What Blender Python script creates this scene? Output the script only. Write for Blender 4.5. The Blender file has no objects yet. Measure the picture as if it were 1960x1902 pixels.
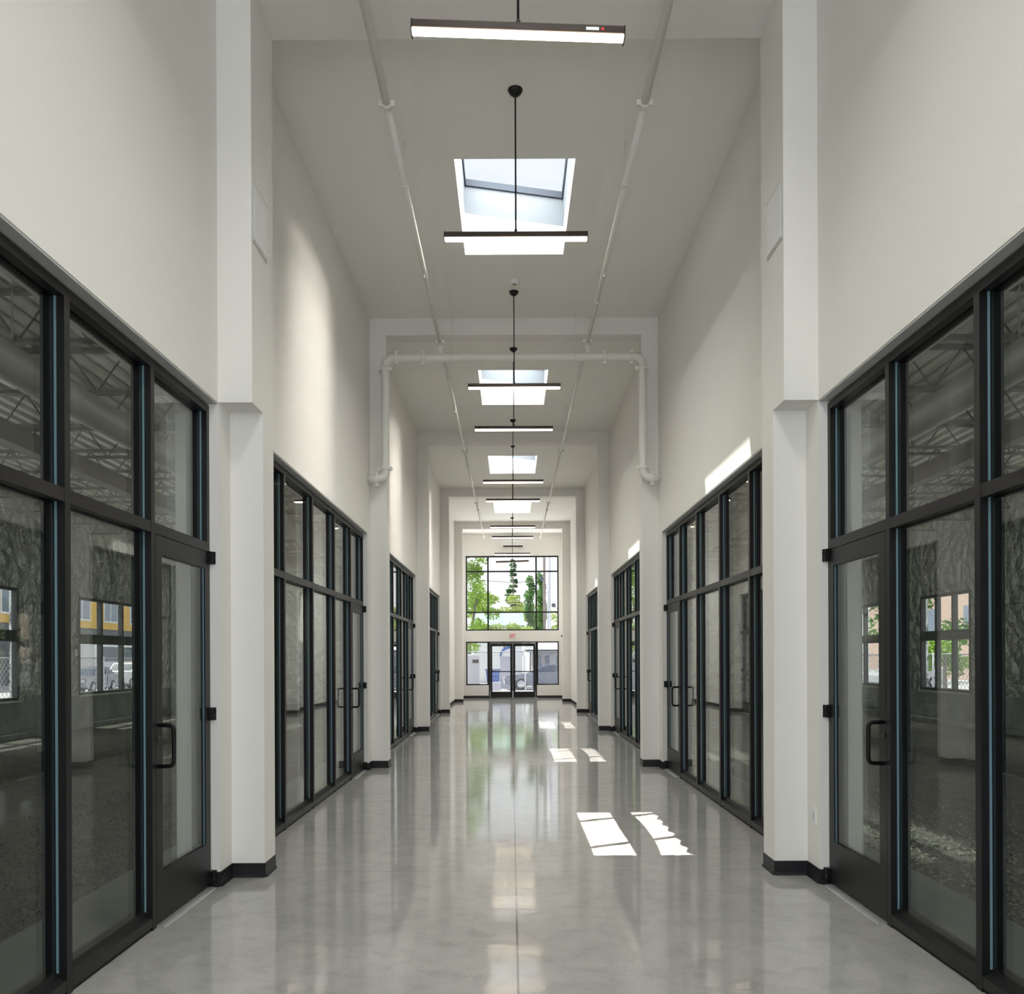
import bpy, math, random
from mathutils import Vector, Matrix
random.seed(7)
S = bpy.context.scene
COL = S.collection
PI = math.pi

# ---------------------------------------------------------------- mesh helpers
class MB:
    def __init__(s): s.v = []; s.f = []; s.smooth = []
    def face(s, idx, sm=False): s.f.append(tuple(idx)); s.smooth.append(sm)
    def box(s, x0, x1, y0, y1, z0, z1, M=None):
        if x0 > x1: x0, x1 = x1, x0
        if y0 > y1: y0, y1 = y1, y0
        if z0 > z1: z0, z1 = z1, z0
        b = len(s.v)
        for p in ((x0,y0,z0),(x1,y0,z0),(x1,y1,z0),(x0,y1,z0),(x0,y0,z1),(x1,y0,z1),(x1,y1,z1),(x0,y1,z1)):
            p = Vector(p)
            s.v.append(M @ p if M else p)
        for q in ((0,3,2,1),(4,5,6,7),(0,1,5,4),(1,2,6,5),(2,3,7,6),(3,0,4,7)):
            s.face([b+i for i in q])
        return s
    def hexa(s, pts):
        b = len(s.v); s.v += [Vector(p) for p in pts]
        for q in ((0,3,2,1),(4,5,6,7),(0,1,5,4),(1,2,6,5),(2,3,7,6),(3,0,4,7)):
            s.face([b+i for i in q])
        return s
    def prism(s, prof, axis, a, b, M=None):
        """closed 2-D profile extruded from a to b along the axis ('x','y','z')"""
        n = len(prof); base = len(s.v)
        for t in (a, b):
            for (p, q) in prof:
                P = {'x': (t,p,q), 'y': (p,t,q), 'z': (p,q,t)}[axis]
                P = Vector(P); s.v.append(M @ P if M else P)
        for i in range(n):
            j = (i+1) % n
            s.face((base+i, base+j, base+n+j, base+n+i))
        s.face([base+i for i in range(n)][::-1]); s.face([base+n+i for i in range(n)])
        return s
    def sweep(s, pts, r, seg=12, bend=0.0, caps=True):
        pts = [Vector(p) for p in pts]
        path = [pts[0]]
        for i in range(1, len(pts)-1):
            if bend > 0:
                a = (pts[i-1]-pts[i]).normalized(); c = (pts[i+1]-pts[i]).normalized()
                p0 = pts[i]+a*bend; p1 = pts[i]+c*bend
                for k in range(7):
                    t = k/6
                    path.append(p0*(1-t)**2 + pts[i]*2*t*(1-t) + p1*t*t)
            else: path.append(pts[i])
        path.append(pts[-1])
        rr = r if isinstance(r, (list, tuple)) else [r]*len(path)
        up = None; base = len(s.v); n = len(path)
        for i, p in enumerate(path):
            if i == 0: d = path[1]-path[0]
            elif i == n-1: d = path[-1]-path[-2]
            else: d = (path[i+1]-path[i]).normalized()+(path[i]-path[i-1]).normalized()
            d.normalize()
            if up is None:
                up = Vector((0,0,1)) if abs(d.z) < .9 else Vector((1,0,0))
            up = (up - d*up.dot(d)).normalized()
            w = d.cross(up)
            for k in range(seg):
                a = 2*PI*k/seg
                s.v.append(p + (up*math.cos(a)+w*math.sin(a))*rr[min(i, len(rr)-1)])
        for i in range(n-1):
            for k in range(seg):
                k2 = (k+1) % seg
                s.face((base+i*seg+k, base+i*seg+k2, base+(i+1)*seg+k2, base+(i+1)*seg+k), True)
        if caps:
            s.face([base+k for k in range(seg)][::-1]); s.face([base+(n-1)*seg+k for k in range(seg)])
        return s
    def lathe(s, prof, c, seg=24, M=None):
        """prof [(r,z)...] about the vertical through c"""
        base = len(s.v); n = len(prof)
        for (r, z) in prof:
            for k in range(seg):
                a = 2*PI*k/seg
                P = Vector((r*math.cos(a), r*math.sin(a), z))
                if M: P = M @ P
                s.v.append(P + Vector(c))
        for i in range(n-1):
            for k in range(seg):
                k2 = (k+1) % seg
                s.face((base+i*seg+k, base+i*seg+k2, base+(i+1)*seg+k2, base+(i+1)*seg+k), True)
        s.face([base+k for k in range(seg)][::-1]); s.face([base+(n-1)*seg+k for k in range(seg)])
        return s
    def quad(s, a, b, c, d):
        n = len(s.v); s.v += [Vector(a), Vector(b), Vector(c), Vector(d)]
        s.face((n, n+1, n+2, n+3)); return s
    def build(s, name, mat, parent=None, org=None):
        o0 = Vector((0, 0, 0)); q = parent
        while q is not None: o0 += q.location; q = q.parent
        if org is not None: o0 = Vector(org)
        me = bpy.data.meshes.new(name)
        me.from_pydata([tuple(v-o0) for v in s.v], [], s.f)
        me.materials.append(mat)
        for p, sm in zip(me.polygons, s.smooth): p.use_smooth = sm
        me.update()
        o = bpy.data.objects.new(name, me); COL.objects.link(o)
        if parent is not None: o.parent = parent
        elif org is not None: o.location = org
        return o

def thing(name, label, cat, loc=(0,0,0), group=None, kind=None):
    o = bpy.data.objects.new(name, None); COL.objects.link(o)
    o.location = loc; o['_w'] = 1; o.empty_display_size = .1
    tag(o, label, cat, group, kind); return o
def tag(o, label=None, cat=None, group=None, kind=None):
    if label: o['label'] = label
    if cat: o['category'] = cat
    if group: o['group'] = group
    if kind: o['kind'] = kind
    return o
def struct(name, mb, mat, label=None, org=None):
    o = mb.build(name, mat, None, org); o['kind'] = 'structure'
    if label: o['label'] = label
    return o
def copy_tree(o, parent=None):
    c = o.copy(); COL.objects.link(c)
    if parent is not None: c.parent = parent
    for ch in list(o.children): copy_tree(ch, c)
    return c

# ---------------------------------------------------------------- materials
class NT:
    def __init__(s, name):
        s.m = bpy.data.materials.new(name); s.m.use_nodes = True
        s.t = s.m.node_tree; s.n = s.t.nodes; s.l = s.t.links
        s.b = s.n['Principled BSDF']; s.out = s.n['Material Output']
    def node(s, typ, **kw):
        x = s.n.new(typ)
        for k, v in kw.items():
            if k in x.inputs: x.inputs[k].default_value = v
            else: setattr(x, k, v)
        return x
    def link(s, a, b): s.l.new(a, b)
    def coord(s, kind='Object', scale=(1,1,1)):
        tc = s.node('ShaderNodeTexCoord'); mp = s.node('ShaderNodeMapping')
        mp.inputs['Scale'].default_value = scale
        s.link(tc.outputs[kind], mp.inputs['Vector']); return mp.outputs['Vector']
    def noise(s, vec, scale, detail=4, rough=.55, dist=0):
        x = s.node('ShaderNodeTexNoise'); x.inputs['Scale'].default_value = scale
        x.inputs['Detail'].default_value = detail; x.inputs['Roughness'].default_value = rough
        x.inputs['Distortion'].default_value = dist
        s.link(vec, x.inputs['Vector']); return x.outputs['Fac']
    def ramp(s, fac, stops):
        x = s.node('ShaderNodeValToRGB'); e = x.color_ramp.elements
        while len(e) > 1: e.remove(e[-1])
        e[0].position = stops[0][0]; e[0].color = (*stops[0][1], 1)
        for p, c in stops[1:]:
            k = e.new(p); k.color = (*c, 1)
        s.link(fac, x.inputs['Fac']); return x.outputs['Color']
    def bump(s, h, strength, dist=.01):
        x = s.node('ShaderNodeBump'); x.inputs['Strength'].default_value = strength; x.inputs['Distance'].default_value = dist
        s.link(h, x.inputs['Height']); s.link(x.outputs['Normal'], s.b.inputs['Normal'])
        return x.outputs['Normal']
def P(name, col, rough=.5, metal=0., spec=.5, var=0., vscale=3., bump=0., bscale=40., emis=None, estr=0., coat=0.):
    t = NT(name); b = t.b
    b.inputs['Base Color'].default_value = (*col, 1); b.inputs['Roughness'].default_value = rough
    b.inputs['Metallic'].default_value = metal; b.inputs['Specular IOR Level'].default_value = spec
    b.inputs['Coat Weight'].default_value = coat
    v = t.coord()
    if var > 0:
        lo = tuple(c*(1-var) for c in col); hi = tuple(min(1, c*(1+var)) for c in col)
        t.link(t.ramp(t.noise(v, vscale), [(.3, lo), (.7, hi)]), b.inputs['Base Color'])
    if bump > 0: t.bump(t.noise(v, bscale, 3), bump, .005)
    if emis: b.inputs['Emission Color'].default_value = (*emis, 1); b.inputs['Emission Strength'].default_value = estr
    return t.m

M = {}
M['paint'] = P('warm_white_wall_paint', (.80, .775, .73), .55, var=.012, vscale=.8, bump=.04, bscale=160)
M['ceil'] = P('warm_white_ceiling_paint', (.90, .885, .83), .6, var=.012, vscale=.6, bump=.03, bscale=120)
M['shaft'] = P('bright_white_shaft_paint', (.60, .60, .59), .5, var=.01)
M['metal'] = P('dark_bronze_aluminium', (.0095, .009, .010), .40, .0, .40, var=.1, vscale=6)
M['sill'] = P('worn_bronze_aluminium', (.013, .0125, .012), .40, .0, .45, var=.25, vscale=9)
M['flash'] = P('grey_head_flashing', (.50, .51, .49), .5, .0)
M['black'] = P('black_rubber_base', (.012, .012, .014), .42, 0, .5, var=.1)
M['shim'] = P('black_sealant', (.008, .008, .008), .7)
M['seal'] = P('blue_grey_spacer', (.15, .24, .28), .4, .0)
M['alu'] = P('mill_aluminium', (.62, .62, .62), .35, .7)
M['pipe'] = P('white_painted_pipe', (.78, .765, .71), .38, 0, .5, var=.01)
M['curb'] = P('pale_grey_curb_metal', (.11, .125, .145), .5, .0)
M['dframe'] = P('skylight_dark_frame', (.05, .06, .08), .4, .3)
M['hous'] = P('bronze_lamp_housing', (.055, .042, .036), .35, .5)
M['hblk'] = P('black_lamp_metal', (.007, .007, .007), .35, .3)
M['lens'] = P('lit_lamp_lens', (.9, .85, .8), .5, emis=(1., .80, .60), estr=14.)
M['lensoff'] = P('unlit_lamp_lens', (.55, .42, .40), .4)
M['white'] = P('white_plastic', (.78, .78, .76), .4)
M['red'] = P('red_plastic', (.55, .03, .03), .4)
M['redglow'] = P('red_sign_letters', (.6, .03, .04), .4, emis=(.9, .02, .03), estr=.12)
M['concrete'] = P('pale_concrete', (.36, .38, .38), .8, var=.22, vscale=2.5, bump=.2, bscale=30)
M['strip'] = P('smooth_slab_strip', (.13, .145, .13), .55, var=.12, vscale=3)
M['deck'] = P('galvanised_roof_deck', (.54, .55, .50), .32, .45, var=.12)
M['joist'] = P('grey_primer_steel', (.10, .105, .105), .6, var=.1)
M['duct'] = P('pale_duct_metal', (.45, .48, .46), .35, .4)
M['leaf1'] = P('bright_maple_leaves', (.26, .42, .05), .5, var=.45, vscale=.9)
M['leaf2'] = P('dark_poplar_leaves', (.12, .27, .06), .5, var=.45, vscale=.9)
M['leaf3'] = P('conifer_needles', (.08, .19, .07), .6, var=.4, vscale=.8)
M['leaf4'] = P('yellow_green_hedge_leaves', (.34, .44, .09), .5, var=.35, vscale=.7)
for k in ('leaf1','leaf2','leaf3','leaf4'):      # light passes through leaves
    m_ = M[k]; t_ = m_.node_tree; b_ = t_.nodes['Principled BSDF']; o_ = t_.nodes['Material Output']
    tr = t_.nodes.new('ShaderNodeBsdfTranslucent'); mx = t_.nodes.new('ShaderNodeMixShader'); mx.inputs[0].default_value = .45
    src = b_.inputs['Base Color'].links[0].from_socket
    t_.links.new(src, tr.inputs['Color']); t_.links.new(b_.outputs[0], mx.inputs[1]); t_.links.new(tr.outputs[0], mx.inputs[2]); t_.links.new(mx.outputs[0], o_.inputs['Surface'])
M['bark'] = P('grey_bark', (.22, .19, .16), .9, var=.3, vscale=5, bump=.5, bscale=20)
M['pole'] = P('weathered_pole_timber', (.30, .26, .25), .85, var=.2)
M['polew'] = P('pale_metal_pole', (.62, .62, .68), .5, .2)
M['asphalt'] = P('sunlit_pavement', (.52, .52, .53), .85, var=.1, vscale=.4)
M['walk'] = P('pale_sidewalk', (.72, .72, .70), .85, var=.06)
M['car'] = P('silver_blue_car_paint', (.15, .17, .23), .25, .5, coat=.6)
M['carw'] = P('white_car_paint', (.65, .67, .70), .25, .1, coat=.6)
M['carr'] = P('red_car_paint', (.38, .05, .05), .25, .1, coat=.6)
M['cargl'] = P('dark_car_glass', (.05, .07, .11), .08, 0, .8)
M['tyre'] = P('tyre_rubber', (.02, .02, .022), .8)
M['rim'] = P('alloy_rim', (.55, .55, .58), .3, .8)
M['wire'] = P('galvanised_wire', (.24, .25, .29), .5, .5)
M['yellow'] = P('yellow_siding', (.75, .47, .11), .7, var=.04)
M['stone'] = P('grey_masonry', (.16, .17, .19), .8, var=.2)
M['pink'] = P('pink_brick', (.55, .40, .34), .8, var=.1)
M['blue'] = P('blue_plastic', (.05, .12, .40), .5)
M['roofw'] = P('pale_roof', (.78, .79, .82), .6)
M['housew'] = P('pale_house_wall', (.50, .50, .54), .7, var=.06)
M['roofg'] = P('pale_green_roof', (.32, .50, .41), .7, var=.15, vscale=1.2)
M['winb'] = P('dim_window_glass', (.18, .22, .30), .1, 0, .8)
M['teal'] = P('teal_panel', (.30, .62, .58), .6)
M['brown'] = P('brown_timber_header', (.22, .12, .07), .7, var=.2)
M['awning'] = P('faded_awning', (.62, .60, .70), .7)

def glass_mat(name, tint, f0=.05, tr_scale=1.0):
    t = NT(name); n = t.n; n.remove(t.b)
    g = t.node('ShaderNodeNewGeometry')
    d = t.node('ShaderNodeVectorMath', operation='DOT_PRODUCT')
    t.link(g.outputs['Normal'], d.inputs[0]); t.link(g.outputs['Incoming'], d.inputs[1])
    a = t.node('ShaderNodeMath', operation='ABSOLUTE'); t.link(d.outputs['Value'], a.inputs[0])
    s1 = t.node('ShaderNodeMath', operation='SUBTRACT'); s1.inputs[0].default_value = 1; t.link(a.outputs[0], s1.inputs[1])
    p = t.node('ShaderNodeMath', operation='POWER'); t.link(s1.outputs[0], p.inputs[0]); p.inputs[1].default_value = 5
    m = t.node('ShaderNodeMath', operation='MULTIPLY_ADD'); t.link(p.outputs[0], m.inputs[0]); m.inputs[1].default_value = 1-f0; m.inputs[2].default_value = f0
    tr = t.node('ShaderNodeBsdfTransparent'); tr.inputs['Color'].default_value = (*tint, 1)
    gl = t.node('ShaderNodeBsdfGlossy'); gl.inputs['Roughness'].default_value = 0; gl.inputs['Color'].default_value = (.95, .97, .96, 1)
    nz = t.noise(t.coord('Object'), .9, 1)
    bp = t.node('ShaderNodeBump'); bp.inputs['Strength'].default_value = .02; bp.inputs['Distance'].default_value = .02
    t.link(nz, bp.inputs['Height']); t.link(bp.outputs['Normal'], gl.inputs['Normal'])
    mx = t.node('ShaderNodeMixShader')
    t.link(m.outputs[0], mx.inputs[0]); t.link(tr.outputs[0], mx.inputs[1]); t.link(gl.outputs[0], mx.inputs[2])
    t.link(mx.outputs[0], t.out.inputs['Surface'])
    return t.m
M['glass'] = glass_mat('storefront_glass', (.885, .905, .885), .06)
M['glassx'] = glass_mat('clear_window_glass', (.97, .985, .98), .03)

def floor_mat():
    t = NT('polished_concrete_floor'); v = t.coord()
    n1 = t.noise(v, .9, 6, .6, .5); n2 = t.noise(v, 6, 6, .65, .3); n3 = t.noise(v, 90, 3, .6)
    c1 = t.ramp(n1, [(.30, (.345, .332, .315)), (.55, (.395, .382, .362)), (.75, (.44, .425, .40))])
    c2 = t.ramp(n2, [(.30, (.82, .82, .81)), (.5, (1, 1, 1)), (.72, (1.08, 1.08, 1.07))])
    c3 = t.ramp(n3, [(.35, (.88, .88, .88)), (.6, (1.05, 1.05, 1.05))])
    def mul(a, b):
        m = t.node('ShaderNodeMix', data_type='RGBA', blend_type='MULTIPLY'); m.inputs['Factor'].default_value = 1
        t.link(a, m.inputs[6]); t.link(b, m.inputs[7]); return m.outputs[2]
    col = mul(mul(c1, c2), c3)
    sx = t.node('ShaderNodeSeparateXYZ'); t.link(v, sx.inputs[0])
    def line(sock, c, w, period=None):
        a = t.node('ShaderNodeMath', operation='SUBTRACT'); t.link(sock, a.inputs[0]); a.inputs[1].default_value = c
        o = a.outputs[0]
        if period:
            b = t.node('ShaderNodeMath', operation='PINGPONG'); t.link(o, b.inputs[0]); b.inputs[1].default_value = period/2; o = b.outputs[0]
        else:
            b = t.node('ShaderNodeMath', operation='ABSOLUTE'); t.link(o, b.inputs[0]); o = b.outputs[0]
        k = t.node('ShaderNodeMath', operation='LESS_THAN'); t.link(o, k.inputs[0]); k.inputs[1].default_value = w
        return k.outputs[0]
    l1 = line(sx.outputs['X'], -.03, .006); l2 = line(sx.outputs['Y'], .17, .0025, 3.08)
    mxm = t.node('ShaderNodeMath', operation='MAXIMUM'); t.link(l1, mxm.inputs[0]); t.link(l2, mxm.inputs[1])
    m = t.node('ShaderNodeMix', data_type='RGBA'); t.link(mxm.outputs[0], m.inputs['Factor']); t.link(col, m.inputs[6]); m.inputs[7].default_value = (.10, .10, .095, 1)
    t.link(m.outputs[2], t.b.inputs['Base Color'])
    t.b.inputs['Roughness'].default_value = .5; t.b.inputs['Specular IOR Level'].default_value = .3
    t.b.inputs['Coat Weight'].default_value = .9; t.b.inputs['Coat IOR'].default_value = 1.6
    r = t.node('ShaderNodeMapRange'); t.link(n2, r.inputs['Value']); r.inputs['From Min'].default_value = .3; r.inputs['From Max'].default_value = .7
    r.inputs['To Min'].default_value = .05; r.inputs['To Max'].default_value = .10; t.link(r.outputs[0], t.b.inputs['Coat Roughness'])
    v2 = t.coord('Object', (.7, 2.2, 1))
    bp = t.node('ShaderNodeBump'); bp.inputs['Strength'].default_value = .16; bp.inputs['Distance'].default_value = .006
    t.link(t.noise(v2, 2.4, 3), bp.inputs['Height']); t.link(bp.outputs['Normal'], t.b.inputs['Coat Normal'])
    return t.m
M['floor'] = floor_mat()

def gravel_mat():
    t = NT('crushed_gravel'); v = t.coord()
    vo = t.node('ShaderNodeTexVoronoi'); vo.inputs['Scale'].default_value = 52; t.link(v, vo.inputs['Vector'])
    c = t.ramp(vo.outputs['Distance'], [(0, (.125, .13, .108)), (.55, (.078, .078, .067)), (.8, (.022, .022, .019))])
    n = t.ramp(t.noise(v, 3, 4), [(.3, (.7, .7, .7)), (.7, (1.15, 1.15, 1.1))])
    m = t.node('ShaderNodeMix', data_type='RGBA', blend_type='MULTIPLY'); m.inputs['Factor'].default_value = 1
    t.link(c, m.inputs[6]); t.link(n, m.inputs[7]); t.link(m.outputs[2], t.b.inputs['Base Color'])
    t.b.inputs['Roughness'].default_value = .9
    inv = t.node('ShaderNodeMath', operation='SUBTRACT'); inv.inputs[0].default_value = 1; t.link(vo.outputs['Distance'], inv.inputs[1])
    t.bump(inv.outputs[0], .9, .02); return t.m
M['gravel'] = gravel_mat()
M['stones'] = P('sun_brightened_stones', (.19, .21, .16), .85, var=.3, vscale=30)  # right-hand stones painted paler than the gravel to stand for the sun patch
def foil_mat():
    t = NT('crumpled_insulation_foil'); v = t.coord('Object', (1, 1, .8))
    t.b.inputs['Base Color'].default_value = (.72, .75, .71, 1); t.b.inputs['Metallic'].default_value = .8; t.b.inputs['Roughness'].default_value = .25
    n1 = t.noise(v, 3.2, 4, .55, .8)
    vo = t.node('ShaderNodeTexVoronoi', feature='DISTANCE_TO_EDGE'); vo.inputs['Scale'].default_value = 2.6; t.link(v, vo.inputs['Vector'])
    a = t.node('ShaderNodeMath', operation='ADD'); t.link(n1, a.inputs[0]); t.link(vo.outputs['Distance'], a.inputs[1])
    t.bump(a.outputs[0], 1.0, .17); return t.m
M['foil'] = foil_mat()

# ---------------------------------------------------------------- key dimensions (metres; y runs down the hall, camera at y=0)
W = 2.115          # half width of the hall at the plaster wall
PW = 1.8735        # half width between piers
SF = 2.18          # face of the storefront frames
ZH = 3.41          # head of the storefront openings
ZC = 6.59          # ceiling
ZB = 6.345         # underside of the portal beams
BAY = 6.165
PIER = [6.18 + BAY*k for k in range(5)]
PD = .27
YE = 33.72         # far wall
YB = -6.6          # wall behind the camera
WT = 2.42          # back of the hall wall
OPEN = []          # storefront openings (y0, y1)
for k in range(4):
    OPEN.append((.62 + BAY*k, 5.93 + BAY*k))

# floor, ceiling
struct('floor', MB().box(-2.9, 2.9, YB-.3, YE+.32, -.16, 0), M['floor'], 'polished grey concrete hall floor with saw-cut joints')
SKY = [3.24 + BAY*k - .0 for k in range(-1, 5)]
cb = MB(); ys = YB-.3
hx, hy = .61, 1.0
for c in SKY:
    cb.box(-WT, WT, ys, c-hy, ZC, ZC+.25); cb.box(-WT, -hx, c-hy, c+hy, ZC, ZC+.25); cb.box(hx, WT, c-hy, c+hy, ZC, ZC+.25); ys = c+hy
cb.box(-WT, WT, ys, YE+.3, ZC, ZC+.25)
struct('ceiling', cb, M['ceil'], 'flat warm white ceiling with skylight openings')

# side walls with openings
for sgn, nm in ((-1, 'left'), (1, 'right')):
    w = MB()
    w.box(sgn*W, sgn*WT, YB-.3, YE+.3, ZH, ZC)
    y = YB-.3
    for (a, b) in OPEN:
        w.box(sgn*W, sgn*WT, y, a, 0, ZH); y = b
    w.box(sgn*W, sgn*WT, y, YE+.3, 0, ZH)
    struct('wall_'+nm, w, M['paint'], 'plaster hall wall on the %s with tall storefront openings' % nm)
    f = MB()
    for (a, b) in OPEN: f.box(sgn*(W+.004), sgn*(SF+.1), a+.001, b-.001, ZH-.012, ZH-.0005)
    struct('trim_%d' % (1 if sgn < 0 else 2), f, M['flash'], 'grey flashing strips lining the storefront heads')

# portals: piers with the beam across
for i, yp in enumerate([PIER[0]-BAY]+PIER):
    b = MB()
    y1 = yp+PD
    pw = PW if i < 5 else PW-.045
    for sgn in (-1, 1):
        if i <= 1:
            b.box(sgn*pw, sgn*W, yp, y1, 0, ZH); b.box(sgn*pw, sgn*W, yp-.255, y1, ZH, ZB)
        else:
            b.box(sgn*pw, sgn*W, yp, y1, 0, ZB)
    b.box(-W, W, yp-.255 if i <= 1 else yp, y1, ZB, ZC)
    struct('pillar_%d' % (i+1), b, M['paint'], 'white portal of two square piers and a ceiling beam')

# baseboards (rubber cove base with a toe)
def base_run(mb, pts):
    """pts: plan polyline with the room on its right-hand side when walking; solid little cove section"""
    for (p, q) in zip(pts, pts[1:]):
        p = Vector((*p, 0)); q = Vector((*q, 0)); d = (q-p).normalized(); n = Vector((d.y, -d.x, 0))
        prof = [(0, .001), (.017, .001), (.012, .010), (.006, .020), (.005, .102), (0, .104)]
        e = .005
        base = len(mb.v)
        for t in (p-d*0, q+d*0):
            for (o, z) in prof: mb.v.append(t + n*(o) + d*(e if t is q else 0) + Vector((0,0,z)))
        m = len(prof)
        for k in range(m):
            j = (k+1) % m; mb.face((base+k, base+j, base+m+j, base+m+k))
        mb.face([base+k for k in range(m)]); mb.face([base+m+k for k in range(m)][::-1])
for sgn, nm in ((-1, 'left'), (1, 'right')):
    mb = MB()
    for i, yp in enumerate(PIER):
        a = yp-.25 if i < 4 else PIER[3]+PD
        pw = PW if i < 4 else PW-.045
        y1 = yp+PD
        nxt = OPEN[i+1][0] if i < 3 else (PIER[4] if i == 3 else YE)
        pts = ([(sgn*SF, a), (sgn*W, a)] if i < 4 else [(sgn*W, a)]) + [(sgn*W, yp), (sgn*pw, yp), (sgn*pw, y1), (sgn*W, y1), (sgn*W, nxt)]
        if sgn > 0: pts = pts[::-1]
        base_run(mb, pts)
    struct('baseboard_'+nm, mb, M['black'], 'black rubber cove base along the %s wall and piers' % nm)

# ---------------------------------------------------------------- storefronts
def ring(mb, sgn, x0, x1, y0, y1, z0, z1, w):
    mb.box(sgn*x0, sgn*x1, y0, y0+w, z0, z1); mb.box(sgn*x0, sgn*x1, y1-w, y1, z0, z1)
    mb.box(sgn*x0, sgn*x1, y0+w, y1-w, z0, z0+w); mb.box(sgn*x0, sgn*x1, y0+w, y1-w, z1-w, z1)
ZT0, ZT1 = 2.355, 2.42
FD = .115
GX0, GX1 = SF+.050, SF+.072
wn = [0]; dn = [0]
where = {0: 'nearest the camera', 1: 'second along', 2: 'third along', 3: 'farthest along'}
def storefront(side, k):
    sgn = -1 if side == 'left' else 1
    y0, y1 = OPEN[k]
    yd = y1-.94                                   # mullion beside the door
    if k == 0: mus = [y1-.94, y1-1.90, y1-2.87, y1-3.84, y1-4.81]
    else: mus = [y1-.94, y1-1.92, y1-3.04, y1-4.17]; 
    if k > 0: mus = [y1-.93, y1-1.93-.02, y1-3.07, y1-4.20]
    mus = sorted(mus)
    wn[0] += 1
    r = thing('window_%d' % wn[0], 'dark bronze storefront glazing on the %s wall, %s' % (side, where[k]), 'window', (sgn*SF, (y0+y1)/2, 0), kind='structure')
    m = .0255
    f = MB()
    xa, xb = sgn*SF, sgn*(SF+FD)
    f.box(xa, xb, y0, y1, 3.335, 3.385)
    f.box(xa, xb, y0, y0+.05, .015, 3.335); f.box(xa, xb, y1-.05, y1, .105 if False else 0.0, 3.335)
    f.build('window_frame', M['metal'], r)
    s = MB(); s.box(xa, xb, y0+.05, yd-m, .02, .075)
    s.prism([(sgn*(SF), .075), (sgn*(SF+FD), .075), (sgn*(SF+FD), .115), (sgn*(SF+.045), .115), (sgn*(SF+.04), .09)], 'y', y0+.05, yd-m)
    s.build('window_sill', M['sill'], r)
    MB().box(sgn*(SF+.012), xb, y0, yd, 0.0, .02).build('window_sill_shim', M['shim'], r)
    t = MB(); ed = [y0+.05] + [q for q in mus for _ in (0,)] + [y1-.05]
    segs = list(zip(ed, ed[1:]))
    for (a, b) in segs:
        aa = a if a == y0+.05 else a+m; bb = b if b == y1-.05 else b-m
        MB().box(xa, xb, aa, bb, ZT0, ZT1).build('transom_bar', M['metal'], r)
        rows = [(ZT1, 3.335)] + ([] if b == y1-.05 else [(.11, ZT0)])
        for (za, zb) in rows:
            g = MB().box(sgn*GX0, sgn*GX1, aa, bb, za, zb).build('glass_pane', M['glass'], r)
            q = MB(); q.box(sgn*(GX0-.014), sgn*(GX0-.003), aa, aa+.005, za, zb); q.box(sgn*(GX0-.014), sgn*(GX0-.003), bb-.005, bb, za, zb); q.build('glazing_seal', M['seal'], g)
    for q in mus:
        MB().box(sgn*(SF-.0015), xb, q-m, q+m, .001, 3.335).build('mullion', M['metal'], r)
    # ---- door
    dn[0] += 1
    a, b = yd+m+.004, y1-.05+.044
    b = y1-.006
    d = thing('door_%d' % dn[0], 'dark bronze glass shop door on the %s wall, %s' % (side, where[k]), 'door', (sgn*SF, b, 0), kind='structure')
    st, z0, z1 = .092, .022, ZT0-.006
    lf = MB(); xc, xd = sgn*(SF-.002), sgn*(SF+.043)
    lf.box(xc, xd, a, a+st, z0, z1); lf.box(xc, xd, b-st, b, z0, z1); lf.box(xc, xd, a+st, b-st, z0, .315); lf.box(xc, xd, a+st, b-st, 2.235, z1)
    lf.build('door_leaf', M['metal'], d)
    g = MB().box(sgn*(SF+.014), sgn*(SF+.034), a+st, b-st, .315, 2.235).build('glass_pane', M['glass'], d)
    q = MB(); q.box(sgn*(SF+.007), sgn*(SF+.013), a+st, a+st+.005, .315, 2.235); q.box(sgn*(SF+.007), sgn*(SF+.013), b-st-.005, b-st, .315, 2.235); q.build('glazing_seal', M['seal'], g)
    hy_ = a+.045
    for s_, off in ((-1, -.002), (1, .043)):
        h = MB(); X0 = sgn*(SF+off); X1 = sgn*(SF+off+s_*.088)
        h.sweep([(X0, hy_, .958), (X1, hy_, .958), (X1, hy_, 1.205), (X0, hy_, 1.205)], .0125, 14, .035)
        h.build('pull_handle', M['hblk'], d)
    h = MB(); Mx = Matrix.Rotation(PI/2, 4, 'Y')
    h.lathe([(.018, -.006), (.018, .004), (.012, .006)], (sgn*(SF-.004), hy_-.015, 1.125), 14, Mx)
    h.build('lock_cylinder', M['hous'], d)
    for z in (.03, 1.175, 2.27):
        h = MB(); hh = .088
        cx, cy = sgn*(SF-.022), b+.004
        h.lathe([(.019, 0), (.021, .003), (.021, hh/2-.002), (.019, hh/2), (.021, hh/2+.002), (.021, hh-.003), (.019, hh)], (cx, cy, z), 12)
        h.box(cx, sgn*(SF+.01), cy-.045, cy, z, z+hh)
        h.build('pivot_hinge', M['hblk'], d)
    th = MB(); th.prism([(sgn*(SF-.055), .0005), (sgn*(SF+.11), .0005), (sgn*(SF+.11), .012), (sgn*(SF-.03), .012), (sgn*(SF-.05), .006)], 'y', a, y1-.05)
    th.build('door_threshold', M['alu'], d)
for k in range(4):
    for side in ('left', 'right'): storefront(side, k)

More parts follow.
